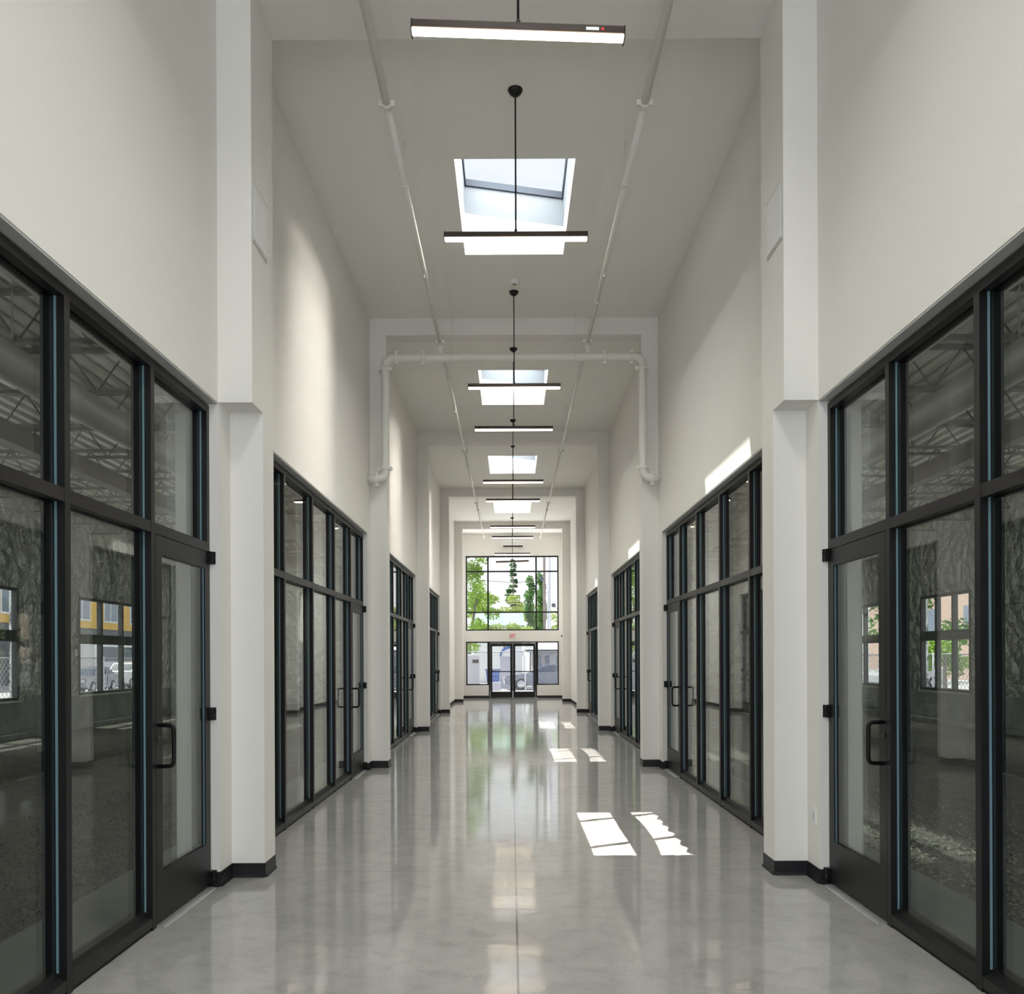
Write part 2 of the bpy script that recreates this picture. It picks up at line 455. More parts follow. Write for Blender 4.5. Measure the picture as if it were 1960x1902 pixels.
# ---------------------------------------------------------------- far wall with windows and double door
px = .02093
def X(p): return (p-978.5)*px - .057
UX0, UX1, UZ0, UZ1 = -1.87, 1.86, 2.71, 5.71
LX0, LX1, LZ0, LZ1 = -1.87, 1.86, .52, 2.27
DX0, DX1 = -.965, .975
w = MB(); T = .30
w.box(-W, W, YE, YE+T, UZ1, ZC); w.box(-W, W, YE, YE+T, LZ1, UZ0)
w.box(-W, UX0, YE, YE+T, UZ0, UZ1); w.box(UX1, W, YE, YE+T, UZ0, UZ1)
w.box(-W, LX0, YE, YE+T, 0, LZ1); w.box(LX1, W, YE, YE+T, 0, LZ1)
w.box(LX0, DX0, YE, YE+T, 0, LZ0); w.box(DX1, LX1, YE, YE+T, 0, LZ0)
struct('wall_far', w, M['paint'], 'white end wall around the tall window and exit doors')
bb = MB(); base_run(bb, [(-W, YE), (DX0, YE)]); base_run(bb, [(DX1, YE), (W, YE)])
struct('baseboard_far', bb, M['black'], 'black base at the foot of the end wall')
def grid_window(name, label, xs, zs, y, skip=None):
    r = thing(name, label, 'window', ((xs[0]+xs[-1])/2, y, zs[0]), kind='structure')
    fr = MB(); e = .035
    fr.box(xs[0], xs[-1], y, y+.1, zs[0], zs[0]+2*e-.02); fr.box(xs[0], xs[-1], y, y+.1, zs[-1]-2*e+.02, zs[-1])
    fr.box(xs[0], xs[0]+2*e-.02, y, y+.1, zs[0]+.05, zs[-1]-.05); fr.box(xs[-1]-2*e+.02, xs[-1], y, y+.1, zs[0]+.05, zs[-1]-.05)
    fr.build('window_frame', M['metal'], r)
    for x in xs[1:-1]: MB().box(x-.032, x+.032, y, y+.1, zs[0]+.05, zs[-1]-.05).build('mullion', M['metal'], r)
    XX = [xs[0]+.05] + list(xs[1:-1]) + [xs[-1]-.05]; ZZ = [zs[0]+.05]+list(zs[1:-1])+[zs[-1]-.05]
    for i in range(len(XX)-1):
        a = XX[i]+(0 if i == 0 else .032); b = XX[i+1]-(0 if i == len(XX)-2 else .032)
        for z in zs[1:-1]: MB().box(a, b, y, y+.1, z-.028, z+.028).build('transom_bar', M['metal'], r)
        for j in range(len(ZZ)-1):
            c = ZZ[j]+(0 if j == 0 else .028); d = ZZ[j+1]-(0 if j == len(ZZ)-2 else .028)
            MB().box(a, b, y+.045, y+.055, c, d).build('glass_pane', M['glassx'], r)
    return r
YW = YE+.10
grid_window('window_9', 'tall nine-pane window over the exit doors, trees beyond', [UX0, X(934.5), X(1027), UX1], [UZ0, 3.45, 5.09, UZ1], YW)
for nm, xs in (('window_10', [LX0, DX0]), ('window_11', [DX1, LX1])):
    grid_window(nm, 'low sidelight window %s of the exit doors' % ('left' if nm[-1] == '0' else 'right'), xs, [LZ0, LZ1], YW)
fr = thing('trim_3', 'dark frame around the pair of exit doors', None, (0, YW, 0), kind='structure')
q = MB(); q.box(DX0, DX0+.06, YW-.02, YW+.1, 0, LZ1); q.box(DX1-.06, DX1, YW-.02, YW+.1, 0, LZ1); q.box(DX0+.06, DX1-.06, YW-.02, YW+.1, LZ1-.055, LZ1)
q.build('door_frame', M['metal'], fr)
mid = (DX0+DX1)/2
for n_, (a, b) in enumerate(((DX0+.064, mid-.003), (mid+.003, DX1-.064))):
    d = thing('door_%d' % (9+n_), 'dark glazed exit door leaf with push bar, %s of the pair' % ('left' if n_ == 0 else 'right'), 'door', ((a+b)/2, YW, 0), kind='structure')
    lf = MB(); y_a, y_b = YW+.02, YW+.065; st = .10
    lf.box(a, a+st-.02, y_a, y_b, .012, 2.205); lf.box(b-st, b, y_a, y_b, .012, 2.205) if n_ == 0 else lf.box(b-st+.02, b, y_a, y_b, .012, 2.205)
    if n_ == 1: lf.box(a+st-.02, a+st, y_a, y_b, .012, 2.205)
    ga, gb = a+st-(.02 if n_ == 0 else 0), b-st+(0 if n_ == 0 else .02)
    lf.box(ga, gb, y_a, y_b, .012, .262); lf.box(ga, gb, y_a, y_b, 2.08, 2.205)
    lf.build('door_leaf', M['metal'], d)
    MB().box(ga, gb, y_a+.017, y_a+.027, .262, 2.08).build('glass_pane', M['glassx'], d)
    p = MB(); p.box(a+.03, b-.03, y_a-.075, y_a-.045, 1.045, 1.085); p.box(a+.03, a+.10, y_a-.075, y_a, 1.03, 1.10); p.box(b-.10, b-.03, y_a-.075, y_a, 1.03, 1.10)
    p.build('push_bar', M['hous'], d)
    c = MB(); cx = (a+b)/2
    c.box(cx-.15, cx+.13, y_a-.06, y_a, 2.09, 2.15); c.box(cx-.10, cx+.14, y_a-.05, y_a-.035, 2.165, 2.18)
    c.build('door_closer', M['hous'], d)
t = MB(); t.prism([(YE-.03, .001), (YE+.2, .001), (YE+.2, .014), (YE, .014)], 'x', DX0, DX1); struct('trim_4', t, M['alu'], 'metal threshold under the exit doors')
mt = MB().box(-.97, .93, YE-.42, YE-.06, .001, .010).build('floor_mat', M['black']); tag(mt, 'thin dark entrance mat lying before the exit doors', 'mat')

# wall behind the camera with its own glazing
w = MB()
w.box(-W, W, YB-.3, YB, 5.8, ZC); w.box(-W, -1.85, YB-.3, YB, 0, 5.8); w.box(1.85, W, YB-.3, YB, 0, 5.8)
struct('wall_back', w, M['paint'], 'end wall behind the viewpoint with tall glazing')
grid_window('window_12', 'tall entrance glazing behind the viewpoint', [-1.85, -.93, .93, 1.85], [0.0, 2.5, 5.8], YB-.2)

# ---------------------------------------------------------------- skylights
for i, c in enumerate(SKY):
    r = thing('window_%d' % (13+i), 'rectangular skylight shaft number %d along the ceiling' % (i+1), 'skylight', (0, c, ZC), kind='structure')
    z1 = lambda x: 7.02 - .13*x/hx*.65; z2 = lambda x: 7.36 - .13*x/hx*.65; z3 = lambda x: 7.44 - .13*x/hx*.65
    def walls(nm, za, zb, mat, inset, th):
        o = MB(); X0, X1, Y0, Y1 = -hx+inset, hx-inset, c-hy+inset, c+hy-inset
        A = lambda x, y, z: (x, y, z(x) if callable(z) else z)
        def seg(xa, xb, ya, yb):
            o.hexa([A(xa,ya,za), A(xb,ya,za), A(xb,yb,za), A(xa,yb,za), A(xa,ya,zb), A(xb,ya,zb), A(xb,yb,zb), A(xa,yb,zb)])
        seg(X0-th, X0, Y0-th, Y1+th); seg(X1, X1+th, Y0-th, Y1+th); seg(X0, X1, Y0-th, Y0); seg(X0, X1, Y1, Y1+th)
        o.build(nm, mat, r)
    walls('skylight_shaft', ZC+.0, z1, M['shaft'], .0, .06) if False else None
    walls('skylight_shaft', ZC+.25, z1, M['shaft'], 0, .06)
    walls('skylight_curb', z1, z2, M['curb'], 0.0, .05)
    walls('skylight_frame', z2, z3, M['dframe'], .02, .07)
    lin = MB()    # white lining of the hole through the roof slab
    for a in ((-hx, -hx+.004, c-hy, c+hy), (hx-.004, hx, c-hy, c+hy), (-hx+.004, hx-.004, c-hy, c-hy+.004), (-hx+.004, hx-.004, c+hy-.004, c+hy)):
        lin.box(*a, ZC+.0005, ZC+.25)
    lin.build('shaft_lining', M['shaft'], r)
    g = MB(); g.hexa([(-hx, c-hy, z3(-hx)), (hx, c-hy, z3(hx)), (hx, c+hy, z3(hx)), (-hx, c+hy, z3(-hx)), (-hx, c-hy, z3(-hx)+.02), (hx, c-hy, z3(hx)+.02), (hx, c+hy, z3(hx)+.02), (-hx, c+hy, z3(-hx)+.02)])
    g.build('glass_pane', M['glassx'], r)

# ---------------------------------------------------------------- pendant lamps
def pendant(y, label, lens, zc=5.29):
    r = thing('pendant_lamp', label, 'lamp', (0, 0, 0), 'linear pendant lamps down the middle of the hall')
    L = .63
    c = MB(); c.lathe([(.012, ZC-.06), (.028, ZC-.052), (.052, ZC-.030), (.063, ZC-.010), (.066, ZC-.0)], (0, 0, 0), 28); c.build('canopy', M['hblk'], r)
    s = MB(); s.sweep([(0, 0, zc+.05), (0, 0, ZC-.07)], .0075, 10); s.build('stem', M['hblk'], r)
    s = MB(); s.lathe([(.010, zc+.035), (.013, zc+.04), (.013, zc+.075), (.009, zc+.08)], (0, 0, 0), 14); s.build('swivel_joint', M['hous'], r)
    h = MB(); h.prism([(-.036, zc-.004), (-.036, zc+.036), (-.028, zc+.046), (.028, zc+.046), (.036, zc+.036), (.036, zc-.004), (.028, zc-.004), (.028, zc+.02), (-.028, zc+.02), (-.028, zc-.004)], 'x', -L+.006, L-.006)
    h.build('housing', M['hous'], r)
    l = MB(); l.prism([(-.0275, zc+.018), (-.027, zc-.010), (-.020, zc-.022), (-.008, zc-.026), (.008, zc-.026), (.020, zc-.022), (.027, zc-.010), (.0275, zc+.018)], 'x', -L+.008, L-.008)
    l.build('lens', lens, r)
    for sx in (-1, 1):
        e = MB(); e.prism([(-.038, zc-.028), (-.038, zc+.040), (-.029, zc+.049), (.029, zc+.049), (.038, zc+.040), (.038, zc-.028)], 'x', sx*(L-.006), sx*L)
        e.build('end_cap', M['hblk'], r)
    r.location = (0, y, 0)
    return r
p0 = pendant(7.39, 'lit pendant bar hanging in front of the first visible skylight', M['lens'])
names = [(4.97, 'closest lit pendant bar, slightly askew, with a white sticker on its side'),
         (11.46, 'lit pendant bar before the second skylight and smoke detector'),
         (13.56, 'lit pendant bar just past the white sprinkler header'),
         (17.62, 'lit pendant bar before the third portal beam'),
         (19.72, 'lit pendant bar just past the third portal beam'),
         (23.68, 'lit pendant bar in front of the fourth portal beam'),
         (25.72, 'lit pendant bar just past the fourth portal beam'),
         (29.85, 'lit pendant bar seen across the top of the end window')]
for y, lab in names:
    c = copy_tree(p0); c.location = (0, y, 0); c['label'] = lab
    if y < 5:
        askew = c
        st = MB().box(.40, .475, -.0385, -.0362, 5.297, 5.315).build('sticker', M['white'], None); st.parent = c
        st2 = MB().lathe([(.009, -.0005), (.009, .0005)], (0, 0, 0), 14, Matrix.Rotation(PI/2, 4, 'X')).build('round_sticker', M['red'], None); st2.parent = c; st2.location = (.497, -.0375, 5.306)
def tip(root, deg, z=5.33):
    a = math.radians(deg)
    for ch in root.children:
        if stem_name(ch.name) in ('canopy', 'stem'): continue
        ch.rotation_euler.y = a; l = ch.location.copy()
        ch.location = (l.x*math.cos(a)+(l.z-z)*math.sin(a), l.y, z-l.x*math.sin(a)+(l.z-z)*math.cos(a))
stem_name = lambda n: n.split('.')[0]
for ch in askew.children:
    if stem_name(ch.name) == 'round_sticker': pass
tip(askew, 2.2)
pl = pendant(32.2, 'unlit tilted pendant bar hanging last before the end window', M['lensoff'], 5.29)
tip(pl, -1.7)

# ---------------------------------------------------------------- sprinkler pipes
PX, PZ = 1.065, 6.18
YH = 12.17
def coupling(mb, c, axis, R):
    """grooved coupling: housing ring with two bolt pads"""
    rot = {'y': Matrix.Rotation(PI/2, 4, 'X'), 'x': Matrix.Rotation(PI/2, 4, 'Y'), 'z': Matrix.Identity(4)}[axis]
    hw = .024
    mb.lathe([(R*1.0, -hw), (R*1.14, -hw), (R*1.24, -hw*.6), (R*1.24, hw*.6), (R*1.14, hw), (R*1.0, hw)], c, 20, rot)
    cx, cy, cz = c
    for s_ in (-1, 1):
        d = R*1.32
        if axis == 'y': a = (cx+s_*d, cy, cz)
        elif axis == 'x': a = (cx, cy, cz+s_*d)
        else: a = (cx+s_*d, cy, cz)
        e = .018+R*.12
        mb.box(a[0]-e, a[0]+e, a[1]-.018, a[1]+.018, a[2]-e, a[2]+e)
for sgn in (-1, 1):
    sd = 'left' if sgn < 0 else 'right'
    r = thing('sprinkler_pipe', 'long white sprinkler pipe running the hall, hung along the %s side of the lamps' % sd, 'pipe', (sgn*PX, 0, PZ), 'sprinkler pipes under the ceiling')
    segs = [(-3.0, 6.95, .032), (6.95, 12.17, .0285), (12.17, 18.6, .0255), (18.6, 24.8, .023), (24.8, 32.1, .0205)]
    for a, b, rad in segs:
        MB().sweep([(sgn*PX, a, PZ), (sgn*PX, b, PZ)], rad, 16).build('pipe_length', M['pipe'], r)
    for y, R in ((6.95, .034), (12.17, .033), (18.6, .028), (24.8, .025)):
        m = MB(); coupling(m, (sgn*PX, y, PZ), 'y', R); m.build('pipe_coupling', M['pipe'], r)
    for y in (2.2, 5.0, 8.12, 10.8, 13.7, 16.6, 19.9, 22.6, 26.0, 28.8, 31.2):
        m = MB(); m.sweep([(sgn*PX, y, PZ+.045), (sgn*PX, y, ZC)], .0045, 8)
        m.lathe([(.034, -.009), (.036, -.009), (.036, .009), (.034, .009)], (sgn*PX, y, PZ), 18, Matrix.Rotation(PI/2, 4, 'X'))
        m.build('pipe_hanger', M['pipe'], r)
    for y in (3.0, 9.95, 15.4, 21.6, 27.6):    # drop with a sprinkler head
        m = MB(); m.sweep([(sgn*PX, y, PZ), (sgn*PX, y, PZ-.05)], .010, 10); m.lathe([(.014, -.075), (.014, -.072), (.006, -.05)], (sgn*PX, y, PZ), 12)
        m.build('sprinkler_head', M['pipe'], r)
r = thing('sprinkler_header', 'thick white pipe crossing the hall on the second portal with elbows down both piers', 'pipe', (0, YH, 5.95))
HZ, HX, HL = 5.95, 1.86, 4.20
m = MB(); R = .058
m.sweep([(-W-.0, YH, HL), (-HX, YH, HL), (-HX, YH, HZ), (HX, YH, HZ), (HX, YH, HL), (W, YH, HL)], R, 24, .13)
m.build('pipe_run', M['pipe'], r)
for sgn in (-1, 1):
    for c, ax in (((sgn*(HX-.16), YH, HZ), 'x'), ((sgn*HX, YH, HZ-.16), 'z'), ((sgn*(HX-.55), YH, HZ), 'x'), ((sgn*HX, YH, HL+.15), 'z'), ((sgn*(HX+.13), YH, HL), 'x')):
        m = MB(); coupling(m, c, ax, R); m.build('pipe_coupling', M['pipe'], r)
    m = MB(); m.sweep([(sgn*PX, YH, HZ+.02), (sgn*PX, YH, PZ)], .036, 16); m.lathe([(.04, -.025), (.052, -.02), (.052, .02), (.04, .025)], (sgn*PX, YH, 6.09), 18)
    m.build('riser_nipple', M['pipe'], r)
    m = MB(); m.sweep([(sgn*(PX-.17), YH, HZ+R), (sgn*(PX-.17), YH, ZC)], .0045, 8); m.lathe([(R+.002, -.010), (R+.005, -.010), (R+.005, .010), (R+.002, .010)], (sgn*(PX-.17), YH, HZ), 22, Matrix.Rotation(PI/2, 4, 'Y'))
    m.build('pipe_hanger', M['pipe'], r)

# ---------------------------------------------------------------- small fixtures
sm = thing('smoke_detector', 'small round white smoke detector on the ceiling behind a lamp canopy', 'smoke detector', (.01, 11.12, ZC))
MB().lathe([(.030, ZC-.05), (.045, ZC-.045), (.056, ZC-.022), (.060, ZC-.004), (.060, ZC)], (.01, 11.12, 0), 28).build('detector_body', M['white'], sm)
MB().lathe([(.012, ZC-.057), (.016, ZC-.05)], (.01, 11.12, 0), 14).build('sensor', M['hous'], sm)
for sgn in (-1, 1):
    o = thing('access_panel', 'flush white access panel high on the %s-hand near pier' % ('left' if sgn < 0 else 'right'), 'panel', (sgn*PW, 6.12, 4.77), 'access panels on the near piers')
    a = MB().box(sgn*(PW-.001), sgn*(PW-.006), 5.945, 6.29, 4.56, 4.985); a.build('panel_frame', M['shaft'], o)
    b = MB().box(sgn*(PW-.006), sgn*(PW-.010), 5.965, 6.275, 4.58, 4.965); b.build('panel_door', M['white'], o)
# exit sign
ex = thing('exit_sign', 'small white sign with red EXIT letters over the exit doors', 'sign', (0, YE, 2.49))
MB().box(-.155, .155, YE-.035, YE-.0, 2.39, 2.585).build('sign_box', M['white'], ex)
def text_mesh(s, size, name, mat, parent, loc, rot, ext=.003, sx=1.0):
    cu = bpy.data.curves.new(name, 'FONT'); cu.body = s; cu.size = size; cu.extrude = ext; cu.align_x = 'CENTER'; cu.align_y = 'CENTER'; cu.offset = size*.02
    o = bpy.data.objects.new(name+'_c', cu); COL.objects.link(o)
    dg = bpy.context.evaluated_depsgraph_get(); me = bpy.data.meshes.new_from_object(o.evaluated_get(dg))
    bpy.data.objects.remove(o); me.materials.clear(); me.materials.append(mat)
    t = bpy.data.objects.new(name, me); COL.objects.link(t)
    t.parent = parent; t.location = Vector(loc)-parent.matrix_basis.translation; t.rotation_euler = rot; t.scale = (sx, 1, 1)
    return t
bpy.context.view_layer.update()
text_mesh('EXIT', .215, 'exit_lettering', M['redglow'], ex, (-.0, YE-.038, 2.488), (PI/2, 0, 0), .002, .52)
# mini split unit
ac = thing('air_conditioner', 'white wall-mounted air conditioner high above the end window', 'air conditioner', (0, YE, 6.16))
m = MB(); m.prism([(YE, 6.02), (YE-.17, 6.05), (YE-.215, 6.10), (YE-.21, 6.33), (YE-.02, 6.335), (YE, 6.33)], 'x', -.40, .47); m.build('casing', M['white'], ac)
m = MB(); m.hexa([(-.36, YE-.200, 6.045), (.43, YE-.200, 6.045), (.43, YE-.12, 6.03), (-.36, YE-.12, 6.03), (-.36, YE-.222, 6.085), (.43, YE-.222, 6.085), (.43, YE-.14, 6.07), (-.36, YE-.14, 6.07)]); m.build('louvre', M['hous'], ac)
m = MB().box(-.39, .46, YE-.216, YE-.209, 6.185, 6.190); m.build('casing_seam', M['curb'], ac)
# fire alarm devices
pl_ = thing('fire_alarm_pull', 'small red pull station on the bare wall near the exit', 'fire alarm', (W, 31.8, 1.15))
MB().box(W, W-.05, 31.86, 31.98, 1.10, 1.25).build('pull_box', M['red'], pl_)
MB().box(W-.05, W-.062, 31.88, 31.96, 1.14, 1.17).build('pull_bar', M['white'], pl_)
k_ = thing('card_reader', 'small black card reader above the red pull station', 'card reader', (W, 31.9, 1.35))
MB().box(W, W-.045, 31.86, 31.96, 1.32, 1.47).build('reader_body', M['hblk'], k_)
MB().box(W-.045, W-.048, 31.89, 31.93, 1.40, 1.42).build('reader_light', M['red'], k_)
k_ = thing('wall_sensor', 'tiny black sensor on the last pier level with the EXIT sign', 'sensor', (1.84, 30.9, 2.4))
MB().box(PW-.045, PW-.08, 31.0, 31.07, 2.38, 2.45).build('sensor_body', M['hblk'], k_)
MB().lathe([(.012, 0), (.012, .01)], (PW-.08, 31.035, 2.41), 10, Matrix.Rotation(-PI/2, 4, 'Y')).build('sensor_lens', M['hous'], k_)
k_ = thing('outlet_plate', 'blank white outlet plate low on the near wall jamb by the shop door', 'outlet', (W, 6.02, .45))
MB().box(W, W-.006, 6.0, 6.07, .40, .52).build('cover_plate', M['white'], k_)
MB().box(W-.006, W-.009, 6.02, 6.05, .43, .49).build('socket_insert', M['shaft'], k_)

# ---------------------------------------------------------------- shop units either side
UX = 10.6; ZD = 5.15; UY0, UY1 = YB-.3, 30.9
WIN = {-1: [(2.5, 5.8), (8.6, 11.9), (14.6, 18.0), (20.5, 24.0), (26.4, 29.2)], 1: [(1.0, 4.0), (7.2, 10.3), (13.2, 16.4), (19.5, 21.9), (24.3, 27.6)]}
wn_ = 30
for sgn in (-1, 1):
    nm = 'left' if sgn < 0 else 'right'
    struct('ground_slab_'+nm, MB().box(sgn*2.9, sgn*2.905, UY0, UY1, -.2, -.02) if False else MB().box(sgn*2.9, sgn*2.96, UY0, UY1, -.16, -.001), M['strip'], 'edge of the slab inside the %s shops' % nm)
    st_ = MB().box(sgn*(SF+FD+.01), sgn*2.9, UY0, UY1, 0.0, .004); struct('floor_strip_'+nm, st_, M['strip'], 'bare slab strip inside the %s shop glass' % nm)
    gr = MB().box(sgn*2.96, sgn*(UX-.26), UY0+.01, UY1-.01, -.16, -.04); g_ = gr.build('gravel', M['gravel']); tag(g_, 'dark crushed gravel bed of the unfinished shops on the %s' % nm, 'gravel', None, 'stuff')
    # loose stones near the slab edge
    stn = MB(); rnd = random.Random(11+sgn)
    for _ in range(2600):
        x = 2.97+abs(rnd.gauss(0, .9)); y = rnd.uniform(4.2, 10.5)
        if x > 6.5: continue
        rr = rnd.uniform(.010, .026); a = rnd.uniform(0, PI)
        Mx = Matrix.Translation((sgn*x, y, -.0395+rr*.6)) @ Matrix.Rotation(a, 4, (rnd.random(), rnd.random(), 1)) @ Matrix.Diagonal((rr, rr*rnd.uniform(.6, 1), rr*.6, 1))
        b0 = len(stn.v)
        for p in ((1,0,0),(-1,0,0),(0,1,0),(0,-1,0),(0,0,1),(0,0,-1)): stn.v.append(Mx @ Vector(p))
        for f in ((0,2,4),(2,1,4),(1,3,4),(3,0,4),(2,0,5),(1,2,5),(3,1,5),(0,3,5)): stn.face([b0+i for i in f])
    s_ = stn.build('gravel_stones', M['stones'] if sgn > 0 else M['gravel']); tag(s_, 'loose stones on the gravel just inside the %s shop glass' % nm, 'gravel', None, 'stuff')
    # outer wall: stem wall, foil, window openings
    stem_ = MB(); stem_.box(sgn*UX, sgn*(UX+.25), UY0, UY1, -.16, .74); stem_.box(sgn*(UX-.25), sgn*UX, UY0, UY1, -.16, .06)
    struct('wall_stem_'+nm, stem_, M['concrete'], 'low concrete stem wall of the %s shops' % nm)
    fo = MB(); y = UY0; xa, xb = sgn*UX, sgn*(UX+.2)
    for (a, b) in WIN[sgn]:
        fo.box(xa, xb, y, a, .74, ZD); y = b; fo.box(xa, xb, a, b, 3.15, ZD)
    fo.box(xa, xb, y, UY1, .74, ZD)
    ew = MB(); ew.box(sgn*WT, sgn*(UX+.25), UY1, UY1+.2, -.16, ZD); struct('wall_far_'+nm, ew, M['foil'], 'foil-covered end wall of the %s shops' % nm)
    ew = MB(); ew.box(sgn*WT, sgn*(UX+.25), UY0-.2, UY0, -.16, ZD); struct('wall_back_'+nm, ew, M['foil'], 'foil-covered wall behind the viewpoint in the %s shops' % nm)
    struct('wall_foil_'+nm, fo, M['foil'], 'foil-faced insulation lining the outer wall of the %s shops' % nm)
    for (a, b) in WIN[sgn]:
        r = thing('window_%d' % wn_, 'exterior shop window in the foil-lined %s wall' % nm, 'window', (sgn*UX, (a+b)/2, .74), kind='structure'); wn_ += 1
        fr = MB(); e = .07; x0_, x1_ = sgn*(UX-.01), sgn*(UX+.11)
        fr.box(x0_, x1_, a, b, .74, .74+e); fr.box(x0_, x1_, a, b, 3.08, 3.15); fr.box(x0_, x1_, a, a+e, .81, 3.08); fr.box(x0_, x1_, b-e, b, .81, 3.08)
        fr.box(x0_, x1_, a+e, b-e, 2.0, 2.24)
        n = 3
        for i in range(1, n): 
            yy = a+(b-a)*i/n; fr.box(x0_, x1_, yy-.04, yy+.04, .81, 2.0); fr.box(x0_, x1_, yy-.04, yy+.04, 2.24, 3.08)
        fr.build('window_frame', M['joist'], r)
        for (za, zb) in ((.81, 2.0), (2.24, 3.08)):
            MB().box(sgn*(UX+.04), sgn*(UX+.05), a+e, b-e, za, zb).build('glass_pane', M['glassx'], r)
        sl = MB().box(sgn*(UX-.06), sgn*(UX-.011), a-.05, b+.05, .70, .74).build('window_sill', M['walk'], r)
    # roof deck: corrugated, ribs along y
    dk = MB(); pr = []; x = WT
    up = []
    while x < UX+.15:
        up += [(x, ZD), (x+.09, ZD), (x+.115, ZD+.05), (x+.20, ZD+.05), (x+.225, ZD)]; x += .225
    b0 = len(dk.v)
    for (q_, z) in up:
        dk.v.append(Vector((sgn*q_, UY0-.2, z))); dk.v.append(Vector((sgn*q_, UY1+.2, z)))
        dk.v.append(Vector((sgn*q_, UY0-.2, z+.08))); dk.v.append(Vector((sgn*q_, UY1+.2, z+.08)))
    for i in range(len(up)-1):
        o0 = b0+4*i; dk.face((o0, o0+1, o0+5, o0+4)); dk.face((o0+2, o0+6, o0+7, o0+3))
    struct('roof_deck_'+nm, dk, M['deck'], 'corrugated metal deck over the %s shops' % nm)
    # open web joists across
    j0 = None; yy = -1.2; n = 0
    while yy < 30:
        if j0 is None:
            j0 = thing('roof_joist', 'open web steel joist under the metal deck over the %s shops' % nm, 'joist', (0, 0, 0), 'roof joists over the %s shops' % nm)
            c1 = MB(); c1.box(sgn*WT, sgn*(UX), -.04, .04, ZD-.05, ZD-.005); c1.build('top_chord', M['joist'], j0)
            c2 = MB(); c2.box(sgn*(WT+.3), sgn*(UX-.4), -.03, .03, ZD-.52, ZD-.48); c2.build('bottom_chord', M['joist'], j0)
            wb = MB(); x = WT+.3; up_ = False
            while x < UX-.5:
                z0, z1 = (ZD-.5, ZD-.03) if not up_ else (ZD-.03, ZD-.5)
                wb.sweep([(sgn*x, 0, z0), (sgn*(x+.34), 0, z1)], .012, 6); x += .34; up_ = not up_
            wb.build('web_lattice', M['joist'], j0); j0.location = (0, yy, 0)
        else:
            c = copy_tree(j0); c.location = (0, yy, 0)
        n += 1; yy += 1.54
    # steel posts by the window wall and a beam
    cn = MB(); cn.box(sgn*6.4, sgn*6.6, UY0, UY1, ZD-.78, ZD-.53); bmo = cn.build('steel_beam', M['joist']); tag(bmo, 'long steel girder carrying the joists over the %s shops' % nm, 'beam')
    du = thing('air_duct', 'long round pale duct hung under the joists in the %s shops' % nm, 'duct', (sgn*4.6, 0, 4.25), None)
    MB().sweep([(sgn*4.6, .5, 4.3), (sgn*4.6, 27, 4.3)], .17, 20).build('duct_run', M['duct'], du)
    for yy in range(2, 27, 3):
        MB().box(sgn*4.41, sgn*4.415, yy-.02, yy+.02, 4.3, ZD+.001).box(sgn*4.785, sgn*4.79, yy-.02, yy+.02, 4.3, ZD+.001).build('duct_strap', M['duct'], du)
        MB().lathe([(.171, -.02), (.18, -.02), (.18, .02), (.171, .02)], (sgn*4.6, yy, 4.3), 20, Matrix.Rotation(PI/2, 4, 'X')).build('duct_band', M['duct'], du)
for sgn in (-1, 1):
    for i, y in enumerate((3.6, 12.8, 18.9, 25.0)):
        pass

# lettering on the outer shop glass (seen from behind)
dc = thing('window_lettering', 'white lettering on the outer shop glass, reading backwards from the hall', 'lettering', (-UX-.03, 17.2, 1.55))
bpy.context.view_layer.update()
text_mesh('JOY', .30, 'letters', M['white'], dc, (-UX-.03+.05, 17.05, 1.55), (PI/2, 0, PI/2), .002)

# ---------------------------------------------------------------- outside
struct('ground', MB().box(-95, 95, -25, 140, -.40, -.20), M['asphalt'], 'sunlit pavement around the building')
struct('sidewalk', MB().box(-9, 9, YE+.35, 41.8, -.199, -.02), M['walk'], 'pale concrete walk outside the exit doors')

def chain_fence(name, label, p, q, h, z0, pitch=.11, r=.0055, group=None):
    p = Vector((*p, 0)); q = Vector((*q, 0)); L = (q-p).length; d = (q-p).normalized()
    o = thing(name, label, 'fence', (p.x, p.y, z0), group)
    w = MB()
    def wire(s0, zz0, s1, zz1):
        a = p+d*s0+Vector((0, 0, zz0)); b = p+d*s1+Vector((0, 0, zz1)); w.sweep([a, b], r, 3, caps=False)
    s = -h
    while s < L:
        a0, a1 = s, s+h
        za, zb = z0+.06, z0+.06+h
        t0 = max(0, a0); t1 = min(L, a1)
        if t1 > t0:
            wire(t0, za+(t0-a0), t1, za+(t1-a0)); wire(t0, zb-(t0-a0), t1, zb-(t1-a0))
        s += pitch*1.414
    w.build('wire_mesh', M['wire'], o)
    MB().sweep([p+Vector((0,0,z0+h+.08)), q+Vector((0,0,z0+h+.08))], .025, 8).build('top_rail', M['wire'], o)
    n = max(1, int(L/2.9))
    for i in range(n+1):
        a = p+d*(L*i/n); MB().sweep([a+Vector((0,0,z0)), a+Vector((0,0,z0+h+.14))], .032, 8).build('fence_post', M['polew'], o)
chain_fence('chain_link_fence', 'galvanised chain-link fence between the exit doors and the parked silver car', (-3.3, 42.5), (4.6, 42.5), 1.95, -.10)
chain_fence('chain_link_fence', 'chain-link fence before the yellow apartment house', (-17.5, 26), (-17.5, 46), 1.8, -.2, .16, .008)
chain_fence('chain_link_fence', 'chain-link fence before the white parked car and green bushes', (15.5, 25), (15.5, 46), 1.8, -.2, .16, .008)

